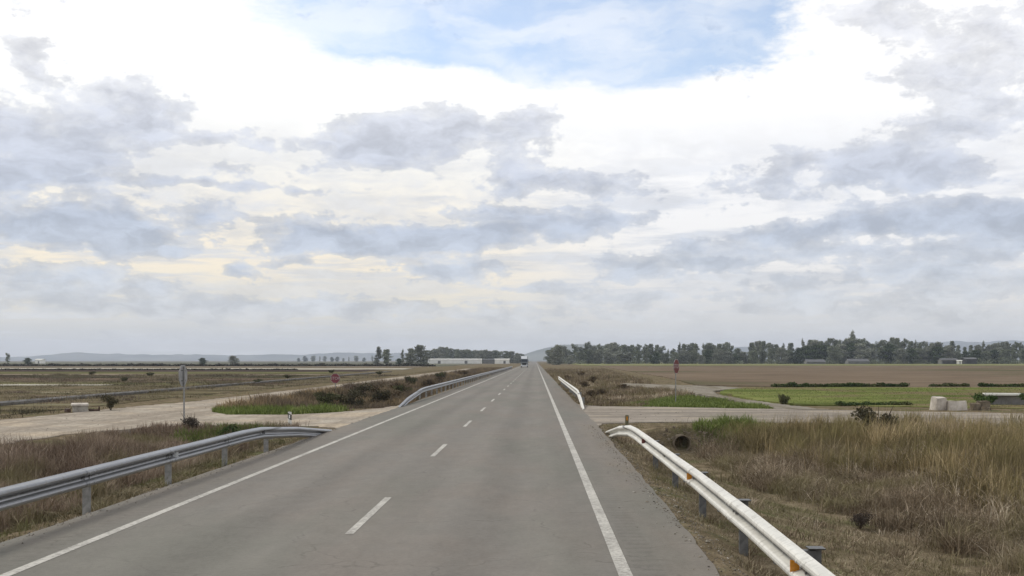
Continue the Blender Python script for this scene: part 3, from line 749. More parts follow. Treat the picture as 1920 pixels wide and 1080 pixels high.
def guardrail(label, path, face, m, post_x, post_ys, post_top, refl, refl_m, post_m, spacer=True, cap=False, laps=False):
    root = empty('guardrail', (0, path[0][1], 0))
    P = [Vector(p) - Vector((0, path[0][1], 0)) for p in path]
    railx = lambda yy_: float(np.interp(yy_, [p[1] for p in path], [p[0] for p in path]))
    fine = []
    for a, b in zip(P[:-1], P[1:]):
        k = max(1, int((b - a).length / 2.0))
        fine += [a.lerp(b, t / k) for t in range(k)]
    fine.append(P[-1])
    # beams sag and stagger a little, as set posts do
    fine = [p + Vector((random.uniform(-.003, .003), 0, random.uniform(-.003, .003))) for p in fine]
    beam = rail_mesh(fine, face)
    for yj in [9.4 + 4 * q for q in range(5)] if laps else []:
        xa, xb = railx(yj), railx(yj + .34)
        lap = rail_mesh([(xa + face * .006, yj - path[0][1], path[1][2]), (xb + face * .006, yj + .34 - path[0][1], path[1][2])], face)
        beam.add(lap.v, lap.f)
        for dy in (.07, .27):
            for (bz, bd) in ((.088, .087), (-.088, .087), (.02, .0), (-.02, .0)):
                xq = railx(yj + dy) + face * (bd + .006)
                beam.tube((xq, yj + dy - path[0][1], path[1][2] + bz), (xq + face * .014, yj + dy - path[0][1], path[1][2] + bz), .016, .012, 8)
    beam.build('rail', m, root)
    pm = None
    for y in post_ys:
        zt = post_top(y)
        if pm is None:
            pm = post_mb(.55).build('post', post_m, root); o = pm
        else:
            o = bpy.data.objects.new('post', pm.data); col.objects.link(o); o.parent = root
        o.location = (post_x, y - path[0][1], zt - .55); o.rotation_euler = (0, 0, R(90) + random.uniform(-.03, .03))
        if cap:
            c = MB(); c.box((0, 0, .56), (.17, .17, .012)); c.build('cap_plate', M['rail_grey'], o)
    if spacer:
        for y in post_ys:
            s = MB(); zc = post_top(y) - .08
            x0, x1 = sorted((post_x, railx(y)))
            s.box(((x0 + x1) / 2, y - path[0][1], zc), (max(.03, x1 - x0 - .01), .10, .14))
            s.build('spacer', post_m, root)
    for i, y in enumerate(refl):
        # trapezoid marker standing in the trough of the beam
        s = MB(); x = railx(y) + face * .012; z = path[1][2]
        yy = y - path[0][1]
        a = face * .085
        s.add([(x, yy - .006, z - .045), (x, yy - .006, z + .045), (x + a, yy - .006, z + .055), (x + a, yy - .006, z - .055),
               (x, yy + .006, z - .045), (x, yy + .006, z + .045), (x + a, yy + .006, z + .055), (x + a, yy + .006, z - .055)],
              [(0, 1, 2, 3), (7, 6, 5, 4), (0, 4, 5, 1), (1, 5, 6, 2), (2, 6, 7, 3), (3, 7, 4, 0)])
        s.build('reflector', refl_m[min(i, len(refl_m) - 1)], root)
    # bolts and lap plates at the joints
    tag(root, label, 'guardrail'); return root

ZR = .565
guardrail('near right guardrail, zinc in a sunlit pale tone with amber markers, its end dipping to ground',
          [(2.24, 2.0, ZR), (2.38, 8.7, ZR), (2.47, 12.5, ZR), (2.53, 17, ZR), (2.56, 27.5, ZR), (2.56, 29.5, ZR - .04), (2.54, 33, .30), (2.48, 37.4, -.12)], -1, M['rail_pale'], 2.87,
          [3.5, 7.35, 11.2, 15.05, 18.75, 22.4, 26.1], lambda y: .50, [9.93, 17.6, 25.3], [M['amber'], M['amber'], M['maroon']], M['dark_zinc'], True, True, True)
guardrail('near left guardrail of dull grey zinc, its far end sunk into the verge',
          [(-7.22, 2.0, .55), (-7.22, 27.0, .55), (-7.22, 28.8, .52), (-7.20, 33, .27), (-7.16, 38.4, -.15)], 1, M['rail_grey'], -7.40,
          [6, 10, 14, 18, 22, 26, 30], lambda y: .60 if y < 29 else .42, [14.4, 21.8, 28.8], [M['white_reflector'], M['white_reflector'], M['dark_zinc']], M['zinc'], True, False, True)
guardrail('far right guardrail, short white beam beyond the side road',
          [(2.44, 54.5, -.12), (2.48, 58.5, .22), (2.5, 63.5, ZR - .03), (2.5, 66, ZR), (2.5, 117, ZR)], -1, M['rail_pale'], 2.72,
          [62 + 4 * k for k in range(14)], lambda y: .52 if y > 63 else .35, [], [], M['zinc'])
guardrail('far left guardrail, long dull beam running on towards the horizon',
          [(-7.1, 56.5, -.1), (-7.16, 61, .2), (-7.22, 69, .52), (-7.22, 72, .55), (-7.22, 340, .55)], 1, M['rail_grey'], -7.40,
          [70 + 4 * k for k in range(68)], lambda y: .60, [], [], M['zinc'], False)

# ------------------------------------------------------------------ delineator posts
def delineator(label, x, y, top, body, band_m, tilt, refl):
    root = empty('delineator_post', (x, y, gz(x, y)))
    h = top - root.location.z
    b = MB(); n = 14
    outl = [(.06 * math.cos(t) * (1.0 if math.sin(t) < 0 else 1.15), .05 * math.sin(t)) for t in [2 * math.pi * k / n for k in range(n)]]
    V = [(u, v, z) for z in (-.2, h * .6) for (u, v) in outl]
    V += [(u, v, h - .035 - .5 * v) for (u, v) in outl]
    F = [(r * n + k, r * n + (k + 1) % n, (r + 1) * n + (k + 1) % n, (r + 1) * n + k) for r in range(2) for k in range(n)]
    F += [tuple(range(2 * n, 3 * n)), tuple(range(n))[::-1]]
    b.add(V, F); b.build('body', body, root, smooth=False)
    bd = MB(); k = 1.04
    z0, z1 = h * .45, h * .45 + min(.30, h * .38)
    V = [(u * k, v * k, z0 - u * .6) for (u, v) in outl] + [(u * k, v * k, z1 - u * .6) for (u, v) in outl]
    bd.add(V, [(a, (a + 1) % n, n + (a + 1) % n, n + a) for a in range(n)] + [tuple(range(n))[::-1], tuple(range(n, 2 * n))])
    bo = bd.build('dark_band', band_m, root)
    rf = MB(); rf.box((0, -.057, (z0 + z1) / 2), (.05, .008, .14)); rf.build('reflector', refl, bo)
    root.rotation_euler = (tilt, tilt * .5, 0)
    tag(root, label, 'delineator post'); return root
delineator('white marker post with a black band by the left guardrail end', -9.35, 41.6, .50, M['white_plastic'], M['black_band'], .02, M['white_reflector'])
delineator('dull olive brown marker post behind the bent end of the right guardrail', 3.5, 41.9, .36, M['olive_plastic'], M['olive_plastic'], .03, M['amber'])

# ------------------------------------------------------------------ traffic signs
def octagon(r): return [(r * math.cos(R(22.5 + 45 * k)), r * math.sin(R(22.5 + 45 * k))) for k in range(8)]
def stop_sign(label, x, y, zc, width, yaw, red, white):
    """face looks along local -Y before yaw"""
    root = empty('stop_sign', (x, y, gz(x, y)), yaw)
    z = zc - root.location.z; r = width / 2 / math.cos(R(22.5))
    p = MB(); p.box((0, .045, (z + r * .8) / 2 - .2), (.05, .05, z + r * .8 + .4)); p.build('post', M['zinc'], root, bevel=.006)
    pl = MB(); pl.prism([(u, v + z) for u, v in octagon(r)], 'y', -.004, .012); plate = pl.build('plate', M['sign_back'], root)
    fc = MB(); fc.prism([(u, v + z) for u, v in octagon(r * .985)], 'y', -.007, -.0042); fc.build('white_rim', white, plate)
    fc = MB(); fc.prism([(u, v + z) for u, v in octagon(r * .93)], 'y', -.010, -.0072); fc.build('red_face', red, plate)
    cu = bpy.data.curves.new('lettering', 'FONT'); cu.body = 'STOP'; cu.size = width * .42; cu.extrude = .0012; cu.align_x = 'CENTER'; cu.align_y = 'CENTER'; cu.space_character = .95; cu.offset = width * .006
    t0 = bpy.data.objects.new('lettering_source', cu); col.objects.link(t0)
    bpy.context.view_layer.update()
    me = bpy.data.meshes.new_from_object(t0.evaluated_get(bpy.context.evaluated_depsgraph_get())); bpy.data.objects.remove(t0)
    me.name = 'lettering'; me.materials.clear(); t = link('lettering', me, white, plate)
    t.location = (0, -.0118, z); t.rotation_euler = (R(90), 0, 0)
    br = MB(); br.box((0, .016, z + r * .45), (width * .5, .008, .04)); br.build('bracket', M['dark_zinc'], plate)
    br = MB(); br.box((0, .016, z - r * .45), (width * .5, .008, .04)); br.build('bracket', M['dark_zinc'], plate)
    tag(root, label, 'road sign'); return root
stop_sign('grey back of a road sign on a tall post beside the sandy track', -13.35, 41.4, 1.86, .80, R(180 + 86), M['sign_red'], M['sign_white'])
stop_sign('faded red stop sign facing the viewer, left of the road', -14.65, 80.0, 1.12, .70, R(-8), M['sign_faded'], M['sign_white'])
stop_sign('dark red stop sign seen at a slant in front of the right ploughed field', 9.15, 71.0, 2.05, .92, R(60), M['sign_red'], M['sign_white'])

# ------------------------------------------------------------------ culvert pipe under the side road
cx, cy, cz_ = 5.32, 39.55, -.58
root = empty('culvert_pipe', (cx, cy, cz_))
n = 28; V = []; F = []
for (yy, r) in ((0, .315), (0, .28), (7.0, .28), (7.0, .315)):
    V += [(r * math.cos(2 * math.pi * k / n), yy, r * math.sin(2 * math.pi * k / n)) for k in range(n)]
for a in range(4):
    bq = (a + 1) % 4
    F += [(a * n + k, a * n + (k + 1) % n, bq * n + (k + 1) % n, bq * n + k) for k in range(n)]
pm = MB(); pm.add(V, F); pm.build('pipe', M['bank_stone'], root, smooth=True)
pc = MB(); pc.tube((0, 6.8, 0), (0, 6.9, 0), .28, n=20); pc.build('dark_end', M['dark_wall'], root)  # dark disc standing in for the shade deep inside the pipe
tag(root, 'round concrete drain pipe mouth under the right side road', 'drain pipe')
# stony bank round the mouth
bank = MB()
for k in range(130):
    a = random.uniform(-.5, math.pi + .5); r = random.uniform(.48, 1.1)
    s = random.choice([.02, .03, .04, .05, .07])
    p = (cx + math.cos(a) * r * 1.3, cy + .10 + .3 * max(0, math.sin(a)) * r, cz_ + math.sin(a) * r * .58 - .05)
    bank.box(p, (s * 1.6, s * 1.2, s), random.uniform(0, 3), random.uniform(.5, .9), random.uniform(-.5, .5))
tag(bank.build('stone_rubble', M['bank_stone']), 'loose tan stones set in the bank round the drain pipe', kind='stuff')

# ------------------------------------------------------------------ irrigation channel left
root = empty('irrigation_channel', (-29.2, 50, 0))
prof = [(-.55, .15), (-.42, .15), (-.26, -.10), (.26, -.10), (.42, .15), (.55, .15), (.36, -.24), (-.36, -.24)]
ch = MB()
V = []; ysn = [0, 14, 30, 50, 80, 130, 185]
for yv in ysn: V += [(u - yv * .012, yv, w) for (u, w) in prof]
F = [(r * 8 + k, r * 8 + (k + 1) % 8, (r + 1) * 8 + (k + 1) % 8, (r + 1) * 8 + k) for r in range(len(ysn) - 1) for k in range(8)] + [tuple(range(8))[::-1], tuple(range(48, 56))]
ch.add(V, F); ch.build('trough', M['grey_concrete'], root)
for k in range(24):
    s = MB(); s.box((-(2 + k * 7.6) * .012, 2 + k * 7.6, -.24), (1.25, .35, .34)); s.build('saddle', M['concrete'], root)
tag(root, 'low grey concrete irrigation channel across the left field', 'irrigation channel')

root = empty('valve_box', (-21.9, 52.6, -.12), R(24)); root.rotation_euler[0] = R(3); root.scale = (.9, .9, .95)
m_ = MB(); m_.box((0, 0, .18), (.8, .74, .5), 0, .94); m_.build('walls', M['concrete'], root, bevel=.02)
m_ = MB(); m_.box((-.02, 0, .47), (.9, .84, .09), 0, .92); m_.build('lid', M['pale_concrete'], root, bevel=.03)
m_ = MB(); m_.tube((.43, -.1, .18), (.95, -.2, .16), .06, n=12); m_.tube((.93, -.2, .28), (.93, -.2, .0), .045, n=12); m_.tube((.9, -.2, .30), (.96, -.2, .30), .09, n=12); m_.build('outlet_pipe', M['rust'], root)
m_ = MB(); m_.box((-.62, -.1, .1), (.22, .5, .34), .3, .8); m_.build('brick_pier', M['rust'], root)
tag(root, 'pale topped concrete valve box at the edge of the sandy track', 'valve box')

# ------------------------------------------------------------------ concrete lumps right
def lump(name, label, x, y, z, d, rz, rx, m, cat, group=None):
    mb = MB(); mb.box((0, 0, 0), d, 0, .88)
    o = mb.build(name, m, bevel=.03)
    me = o.data
    for v in me.vertices:
        v.co += Vector((random.uniform(-1, 1), random.uniform(-1, 1), random.uniform(-1, 1))) * .035
    o.location = (x, y, z); o.rotation_euler = (rx, 0, rz)
    return tag(o, label, cat, group)
lump('concrete_block', 'pale concrete block leaning left at the side road edge', 20.05, 54.4, .24, (.62, .5, .74), .25, .16, M['pale_concrete'], 'concrete block')
lump('concrete_block', 'whitest concrete block lying right of the leaning one', 20.85, 54.2, .18, (.92, .6, .50), -.1, -.08, M['pale_concrete'], 'concrete block')
for k, (x, y, z, d) in enumerate([(21.8, 54.2, .12, (.55, .5, .45)), (22.35, 54.6, .20, (.8, .5, .5)), (22.2, 53.9, .02, (.6, .4, .3))]):
    lump('rubble_lump', ['small brownish lump beside the pale blocks', 'large brownish lump near the white parapet', 'flat brownish lump in front of the others'][k], x, y, z, tuple(q_ * .8 for q_ in d), .4 * k, .1, M['bank_stone'], 'rubble')
root = empty('parapet', (26.2, 59.8, 0), R(-12))
m_ = MB(); m_.box((0, 0, .58), (3.2, .5, .12)); m_.build('coping', M['white_wall'], root, bevel=.015)
m_ = MB(); m_.box((-1.35, 0, .2), (.3, .4, .64)); m_.box((1.35, 0, .2), (.3, .4, .64)); m_.box((0, .1, .2), (2.4, .2, .62)); m_.build('wall', M['grey_concrete'], root)
tag(root, 'low white topped culvert parapet at the right edge', 'parapet')

# low dark hedge rows between green crop and plough
M['hedge'] = tint_mat('hedge_leaf', [(0, (.022, .042, .014, 1)), (.5, (.05, .08, .026, 1)), (1, (.11, .145, .05, 1))], patch=(.5, (.09, .10, .04, 1)))
def hedge(label, x0, x1, y, h, n, m, size, depth=.5, slope=0.0):
    bl = []; L = x1 - x0; k = max(6, int(L / (h * 1.6)))
    for a in range(k):
        t = (a + .5) / k; hh_ = h * random.uniform(.55, 1.1)
        bl.append((x0 + L * t, y + slope * L * t, hh_ * .42, L / k * .75, depth, hh_ * .5, hh_))
    V, F, t = leaf_cloud(n, bl, size)
    V[:, 2] = np.maximum(V[:, 2], 0)
    o = link('hedge', np_mesh('hedge', V, [F], t), m)
    return tag(o, label, 'hedge')
hedge('longest dark green hedge row along the far edge of the green crop', 21.8, 34.2, 100.5, .42, 5000, M['hedge'], .10)
hedge('short dark green hedge row in the middle of the crop edge', 36.5, 40.0, 101.0, .34, 1500, M['hedge'], .10)
hedge('dark green hedge row at the right end of the crop edge', 40.8, 47.0, 100.5, .40, 2600, M['hedge'], .10)
hedge('low green hedge in front of the crop left of the pale blocks', 16.4, 20.4, 59.5, .22, 1500, M['hedge'], .07)
M['far_hedge'] = tint_mat('far_hedge_leaf', [(0, (.03, .029, .022, 1)), (.5, (.06, .056, .04, 1)), (1, (.10, .095, .066, 1))])
hedge('long dark hedge bank along the left horizon', -330, -42, 455, 1.35, 16000, M['far_hedge'], .45, 3.0)
hedge('second low dark hedge bank in front of the pale strip on the left', -190, -60, 276, .45, 7000, M['far_hedge'], .22, 1.5)

# ------------------------------------------------------------------ trees
euc = [(0, (.075, .09, .06, 1)), (.5, (.165, .185, .125, 1)), (1, (.26, .28, .195, 1))]  # leaf tones lifted to carry part of the distance haze
M['euc'] = tint_mat('eucalyptus_leaf', euc, jitter=.45)
M['euc_grey'] = tint_mat('grey_eucalyptus_leaf', [(0, (.10, .11, .085, 1)), (.5, (.20, .212, .165, 1)), (1, (.30, .31, .245, 1))], jitter=.4)  # greyer leaves, haze lifted into the colour as well
M['green_tree'] = tint_mat('green_tree_leaf', [(0, (.025, .04, .015, 1)), (.5, (.05, .075, .026, 1)), (1, (.09, .12, .05, 1))], jitter=.4)

def make_tree(w, h, crown_from, nblob, n, m, size, lean=.0, shape='oval'):
    root = empty('eucalyptus_tree' if m in (M['euc'], M['euc_grey']) else 'tree')
    top = Vector((lean * h, 0, h))
    tr = MB(); pts = [Vector((0, 0, -.3))]
    for k in range(1, 6):
        t = k / 5 * .88; pts.append(Vector((lean * h * t + random.uniform(-.15, .15), random.uniform(-.15, .15), h * t)))
    for k in range(5): tr.tube(pts[k], pts[k + 1], h * .016 * (1 - k / 6.5), h * .016 * (1 - (k + 1) / 6.5), 7)
    bl = []
    for k in range(nblob):
        t = crown_from + (1 - crown_from) * (k + random.uniform(0, 1)) / nblob
        q = (t - crown_from) / (1 - crown_from)
        prof = {'oval': math.sin(math.pi * min(1, .16 + .80 * q)) ** .7, 'spire': 1 - .75 * q, 'top': .35 + .65 * math.sin(math.pi * (.1 + .75 * q))}[shape]
        a = random.uniform(0, 6.28); r = w * .5 * prof * random.uniform(.15, .8)
        c = (lean * h * t + math.cos(a) * r, math.sin(a) * r, h * t * .97)
        bl.append((c[0], c[1], c[2], w * random.uniform(.17, .31) * (.6 + .4 * prof), w * random.uniform(.17, .31) * (.6 + .4 * prof), h * random.uniform(.06, .11), random.uniform(.5, 1.2)))
        if k % 2 == 0:
            b0_ = Vector((lean * h * t * .8, 0, h * max(.12, t - .2))); tr.tube(b0_, c, h * .006, h * .0018, 5)
    tr.build('trunk', M['bark'], root, smooth=True)
    V, F, t = leaf_cloud(n, bl, size)
    link('crown', np_mesh('crown', V, [F], t), m, root)
    return root

kinds = {
    'tall': make_tree(9.5, 18, .12, 34, 3800, M['euc'], .42, .01),
    'broad': make_tree(13, 15, .08, 38, 4600, M['euc'], .42, 0, 'top'),
    'slim': make_tree(6, 17, .15, 24, 2200, M['euc_grey'], .38, .02),
    'round': make_tree(13, 13, .02, 44, 5200, M['euc_grey'], .42),
    'ragged': make_tree(10, 17, .22, 22, 2600, M['euc'], .42, -.02, 'top'),
    'spire': make_tree(7, 20, .06, 28, 2800, M['euc_grey'], .4, 0, 'spire'),
    'green': make_tree(11, 11, .02, 34, 4000, M['green_tree'], .42),
}
used = set()
FPX, H0 = 2050.0, 2.43
tlab = {'tall': 'tall grey green eucalyptus with an open crown in the right tree line', 'broad': 'broad crowned dark eucalyptus in the right tree line', 'slim': 'slim greyish eucalyptus in the right tree line',
        'round': 'rounded bushy grey green tree in the right tree line', 'ragged': 'ragged gappy eucalyptus with a bare stem in the right tree line', 'spire': 'narrow pointed tree in the right tree line', 'green': 'short dark green tree at the foot of the right tree line'}
def tree(kind, x, y, h, label, group, wk=1.0, cat='tree'):
    base = {'tall': 18, 'broad': 15, 'slim': 17, 'round': 13, 'ragged': 17, 'spire': 20, 'green': 11}[kind]
    if kind not in used: used.add(kind); o = kinds[kind]
    else: o = copy_tree(kinds[kind])
    s = h / base
    o.location = (x, y, -.1); o.rotation_euler = (0, 0, random.uniform(0, 6.28)); o.scale = (s * wk, s * wk, s)
    return tag(o, label, cat, group)

# silhouette of the line: distance along the view against height
sil_x = [1015, 1030, 1045, 1062, 1080, 1110, 1150, 1185, 1200, 1230, 1262, 1283, 1310, 1345, 1372, 1400, 1440, 1470, 1500, 1530, 1560, 1590, 1610, 1640, 1670, 1700, 1730, 1756, 1775, 1800, 1830, 1850, 1870, 1892, 1915, 1960]
sil_y = [663, 653, 647, 654, 647, 645, 646, 650, 642, 650, 651, 640, 650, 641, 648, 648, 640, 642, 640, 636, 637, 634, 633, 645, 636, 640, 637, 640, 634, 650, 645, 641, 648, 640, 640, 636]
GR = 'trees of the long right tree line'
px = 1034.0
random.seed(21)
while px < 1990:
    Y = random.uniform(790, 850) + (0 if px > 1100 else 60)
    topy = float(np.interp(px, sil_x, sil_y)) + random.uniform(-4, 5)
    h = (676 - topy) / FPX * Y + H0
    kind = random.choices(['tall', 'broad', 'slim', 'round', 'ragged', 'green'], [5, 4, 3, 3, 3, .8])[0]
    if kind == 'green': h *= .62
    tree(kind, (px - 1004) / FPX * Y, Y, h, tlab[kind], GR, random.uniform(.68, .98))
    px += random.uniform(8, 15)
px = 1050.0
while px < 1990:   # second, lower row that closes the gaps near the ground
    Y = random.uniform(770, 785)
    topy = float(np.interp(px, sil_x, sil_y)) + random.uniform(9, 17)
    h = (676 - topy) / FPX * Y + H0
    kind = random.choices(['broad', 'round', 'green', 'tall'], [4, 4, 3, 2])[0]
    tree(kind, (px - 1004) / FPX * Y, Y, h, tlab[kind], GR, random.uniform(1.0, 1.3))
    px += random.uniform(13, 21)
def at(pxx, Y): return (pxx - 1004) / FPX * Y
tree('slim', at(1598, 800), 800, (676 - 622) / FPX * 800 + H0, 'tallest slim tree standing clear above the right tree line', None, 1.0)
tree('round', at(1046, 640), 640, (676 - 647) / FPX * 640 + H0, 'rounded tree nearest the road at the left end of the right tree line', None, 1.0)
tree('broad', at(1031, 760), 760, (676 - 656) / FPX * 760 + H0, 'low tree right by the road at its far end', None, 1.0)
# left groups
tree('spire', at(709, 620), 620, (676 - 650) / FPX * 620 + H0, 'taller of the pair of pointed trees on the left horizon', None, 1.75)
tree('tall', at(725, 625), 625, (676 - 655) / FPX * 625 + H0, 'shorter right one of the pair of trees on the left horizon', None, 1.5)
tree('round', at(788, 560), 560, (676 - 647) / FPX * 560 + H0, 'big rounded grey tree left of the long white shed', None, .95)
tree('round', at(770, 570), 570, (676 - 653) / FPX * 570 + H0, 'rounded tree overlapping the big one beside the white shed', None, .8)
tree('slim', at(755, 600), 600, (676 - 655) / FPX * 600 + H0, 'slim tree left of the rounded pair beside the white shed', None, .8)
px = 806.0
while px < 984:
    Y = random.uniform(960, 1040)
    topy = float(np.interp(px, [800, 820, 832, 850, 870, 900, 940, 985], [659, 652, 649, 653, 655, 655, 657, 661])) + random.uniform(-1, 2.5)
    kind = random.choices(['tall', 'broad', 'round', 'ragged'], [3, 4, 4, 1])[0]
    tree(kind, at(px, Y), Y, (676 - topy) / FPX * Y + H0, 'hazy tree in the row behind the long white shed', 'trees behind the white shed', random.uniform(.9, 1.2))
    px += random.uniform(7, 12)
for pxx, ty, kd, lb in [(14, 662, 'ragged', 'lone small tree with a tuft of crown at the far left horizon'), (52, 671, 'green', 'dark low tree left of the far white house'),
                        (380, 671, 'green', 'wide dark bushy tree on the left horizon behind the sign'), (437, 667, 'round', 'rounded dark tree alone on the left horizon'),
                        (748, 672, 'green', 'small dark bluish tree between the pair and the rounded trees')]:
    Y = 700
    tree(kd, at(pxx, Y), Y, (676 - ty) / FPX * Y + H0, lb, None, 1.4 if kd != 'ragged' else .8)
px = 560.0
while px < 700:
    Y = random.uniform(2300, 2600)
    tree(random.choice(['broad', 'slim', 'green']), at(px, Y), Y, random.uniform(7, 13), 'faint distant tree along the left horizon', 'faint trees on the left horizon', 1.1)
    px += random.uniform(9, 17)
# undergrowth that closes the foot of the right line
bl = []
for k in range(260):
    pxx = random.uniform(1046, 1980); Y = random.uniform(755, 860); hh_ = random.uniform(2, 5)
    bl.append((at(pxx, Y), Y, hh_ * .4, random.uniform(3, 6), 3, hh_ * .55, 1))
V, F, t = leaf_cloud(26000, bl, .42)
V[:, 2] = np.maximum(V[:, 2], 0)
tag(link('undergrowth', np_mesh('undergrowth', V, [F], t), M['euc']), 'dark undergrowth at the foot of the right tree line', kind='stuff')

# ------------------------------------------------------------------ farm buildings
def shed(name, label, x0, x1, y, h, depth, wall, roof, rise=.8, door=None, cat='shed'):
    c = (x0 + x1) / 2; L = x1 - x0
    root = empty(name, (c, y, 0))
    m_ = MB(); m_.prism([(-depth / 2, -.2), (depth / 2, -.2), (depth / 2, h), (0, h + rise), (-depth / 2, h)], 'x', -L / 2, L / 2); m_.build('walls', wall, root)
    m_ = MB()
    for s in (-1, 1):
        a = Vector((0, 0, h + rise + .12)); e = Vector((0, s * (depth / 2 + .4), h - .4 * rise / depth + .12))
        nrm = .12
        m_.add([(-L / 2 - .4, a.y, a.z), (L / 2 + .4, a.y, a.z), (L / 2 + .4, e.y, e.z), (-L / 2 - .4, e.y, e.z),
                (-L / 2 - .4, a.y, a.z - nrm), (L / 2 + .4, a.y, a.z - nrm), (L / 2 + .4, e.y, e.z - nrm), (-L / 2 - .4, e.y, e.z - nrm)],
               [(0, 1, 2, 3), (7, 6, 5, 4), (0, 4, 5, 1), (1, 5, 6, 2), (2, 6, 7, 3), (3, 7, 4, 0)])
    m_.build('roof', roof, root)
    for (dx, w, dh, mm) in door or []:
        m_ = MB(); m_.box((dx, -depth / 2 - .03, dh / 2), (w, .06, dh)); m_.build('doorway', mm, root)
    return tag(root, label, cat)
Y = 860
shed('white_shed', 'long low white shed in front of the hazy trees left of the road', at(803, Y), at(903, Y), Y, 3.3, 8, M['white_wall'], M['white_wall'], .4, [(-12, 2.2, 2.2, M['grey_wall']), (9, 2.2, 2.2, M['grey_wall'])])
shed('white_shed', 'short white shed nearer the road than the long one', at(928, Y), at(955, Y), Y, 3.3, 8, M['white_wall'], M['white_wall'], .4, [(2, 1.8, 2.2, M['grey_wall'])])
shed('grey_shed', 'pale grey shed joining the two white sheds', at(906, Y + 14), at(927, Y + 14), Y + 14, 3.2, 8, M['grey_wall'], M['sheet_roof'], .4)
Y = 745
shed('open_shed', 'dark open fronted shed under the right trees', at(1762, Y), at(1792, Y), Y, 2.9, 7, M['grey_wall'], M['sheet_roof'], .9, [(0, 9.6, 2.2, M['dark_wall'])])  # open front is a dark panel, the inside's shade put into its colour
shed('white_hut', 'small white hut beside the dark open shed', at(1793.5, Y - 4), at(1802, Y - 4), Y - 4, 2.3, 3, M['white_wall'], M['white_wall'], .3, [(.3, .8, 1.9, M['grey_wall'])])
shed('grey_barn', 'grey roofed barn right of the white hut', at(1806, Y + 6), at(1827, Y + 6), Y + 6, 3.4, 8, M['dark_wall'], M['sheet_roof'], 1.0, [(0, 2.5, 2.5, M['dark_wall'])])
shed('grey_shed', 'grey roofed low shed under the trees, left of two', at(1510, Y), at(1544, Y), Y, 1.5, 9, M['grey_wall'], M['sheet_roof'], 1.6)
shed('grey_shed', 'grey roofed low shed under the trees, right of two', at(1588, Y), at(1626, Y), Y, 1.8, 9, M['grey_wall'], M['sheet_roof'], 1.7)
shed('white_house', 'tiny white house on the far left horizon', at(69, 900), at(82, 900), 900, 3.2, 6, M['white_wall'], M['white_wall'], .5, [(0, 1, 2, M['grey_wall'])], 'house')

# ------------------------------------------------------------------ oncoming truck
root = empty('truck', (-3.95, 385, 0), 0)
b = MB()
b.prism([(-1.0, .55), (1.05, .55), (1.05, 3.0), (-.55, 3.0), (-.95, 1.9)], 'x', -1.2, 1.2); cab = b.build('cab', M['cab_paint'], root, bevel=.05)
g_ = MB(); g_.add([(-1.08, -.985, 1.95), (1.08, -.985, 1.95), (1.08, -.60, 2.92), (-1.08, -.60, 2.92), (-1.08, -.93, 1.97), (1.08, -.93, 1.97), (1.08, -.55, 2.93), (-1.08, -.55, 2.93)],
                    [(0, 1, 2, 3), (7, 6, 5, 4), (0, 4, 5, 1), (1, 5, 6, 2), (2, 6, 7, 3), (3, 7, 4, 0)]); g_.build('windscreen', M['glass'], cab)
g_ = MB(); g_.box((0, -1.03, 1.25), (1.5, .06, .7)); g_.build('grille', M['tyre'], cab)
g_ = MB(); g_.box((0, -1.06, .62), (2.4, .16, .36)); g_.build('bumper', M['roof_paint'], cab, bevel=.03)
for s in (-1, 1):
    g_ = MB(); g_.box((s * .9, -1.05, 1.02), (.36, .06, .22)); g_.build('headlight', M['lamp_glass'], cab)
    g_ = MB(); g_.box((s * 1.36, -.75, 2.35), (.2, .1, .7)); g_.tube((s * 1.18, -.7, 2.6), (s * 1.36, -.7, 2.6), .03, n=6); g_.build('mirror', M['tyre'], cab)
g_ = MB(); g_.prism([(-.5, 3.0), (1.0, 3.0), (1.0, 4.0), (.5, 3.95)], 'x', -1.1, 1.1); g_.build('wind_deflector', M['roof_paint'], root, bevel=.04)
g_ = MB(); g_.box((0, 6.4, 2.45), (2.5, 10.2, 2.9)); g_.build('cargo_box', M['box_paint'], root, bevel=.04)
g_ = MB(); g_.box((0, 6.0, .8), (1.0, 10.5, .3)); g_.build('chassis', M['tyre'], root)
for yy_ in (.1, 7.6, 9.0, 10.4):
    for s in (-1, 1):
        g_ = MB(); g_.tube((s * .92, yy_, .5), (s * 1.22, yy_, .5), .5, n=18); w_ = g_.build('wheel', M['tyre'], root, smooth=False)
        g_ = MB(); g_.tube((s * 1.21, yy_, .5), (s * 1.235, yy_, .5), .27, n=14); g_.build('rim', M['zinc'], w_)
tag(root, 'truck with a dark windscreen coming along the road near the horizon', 'truck')

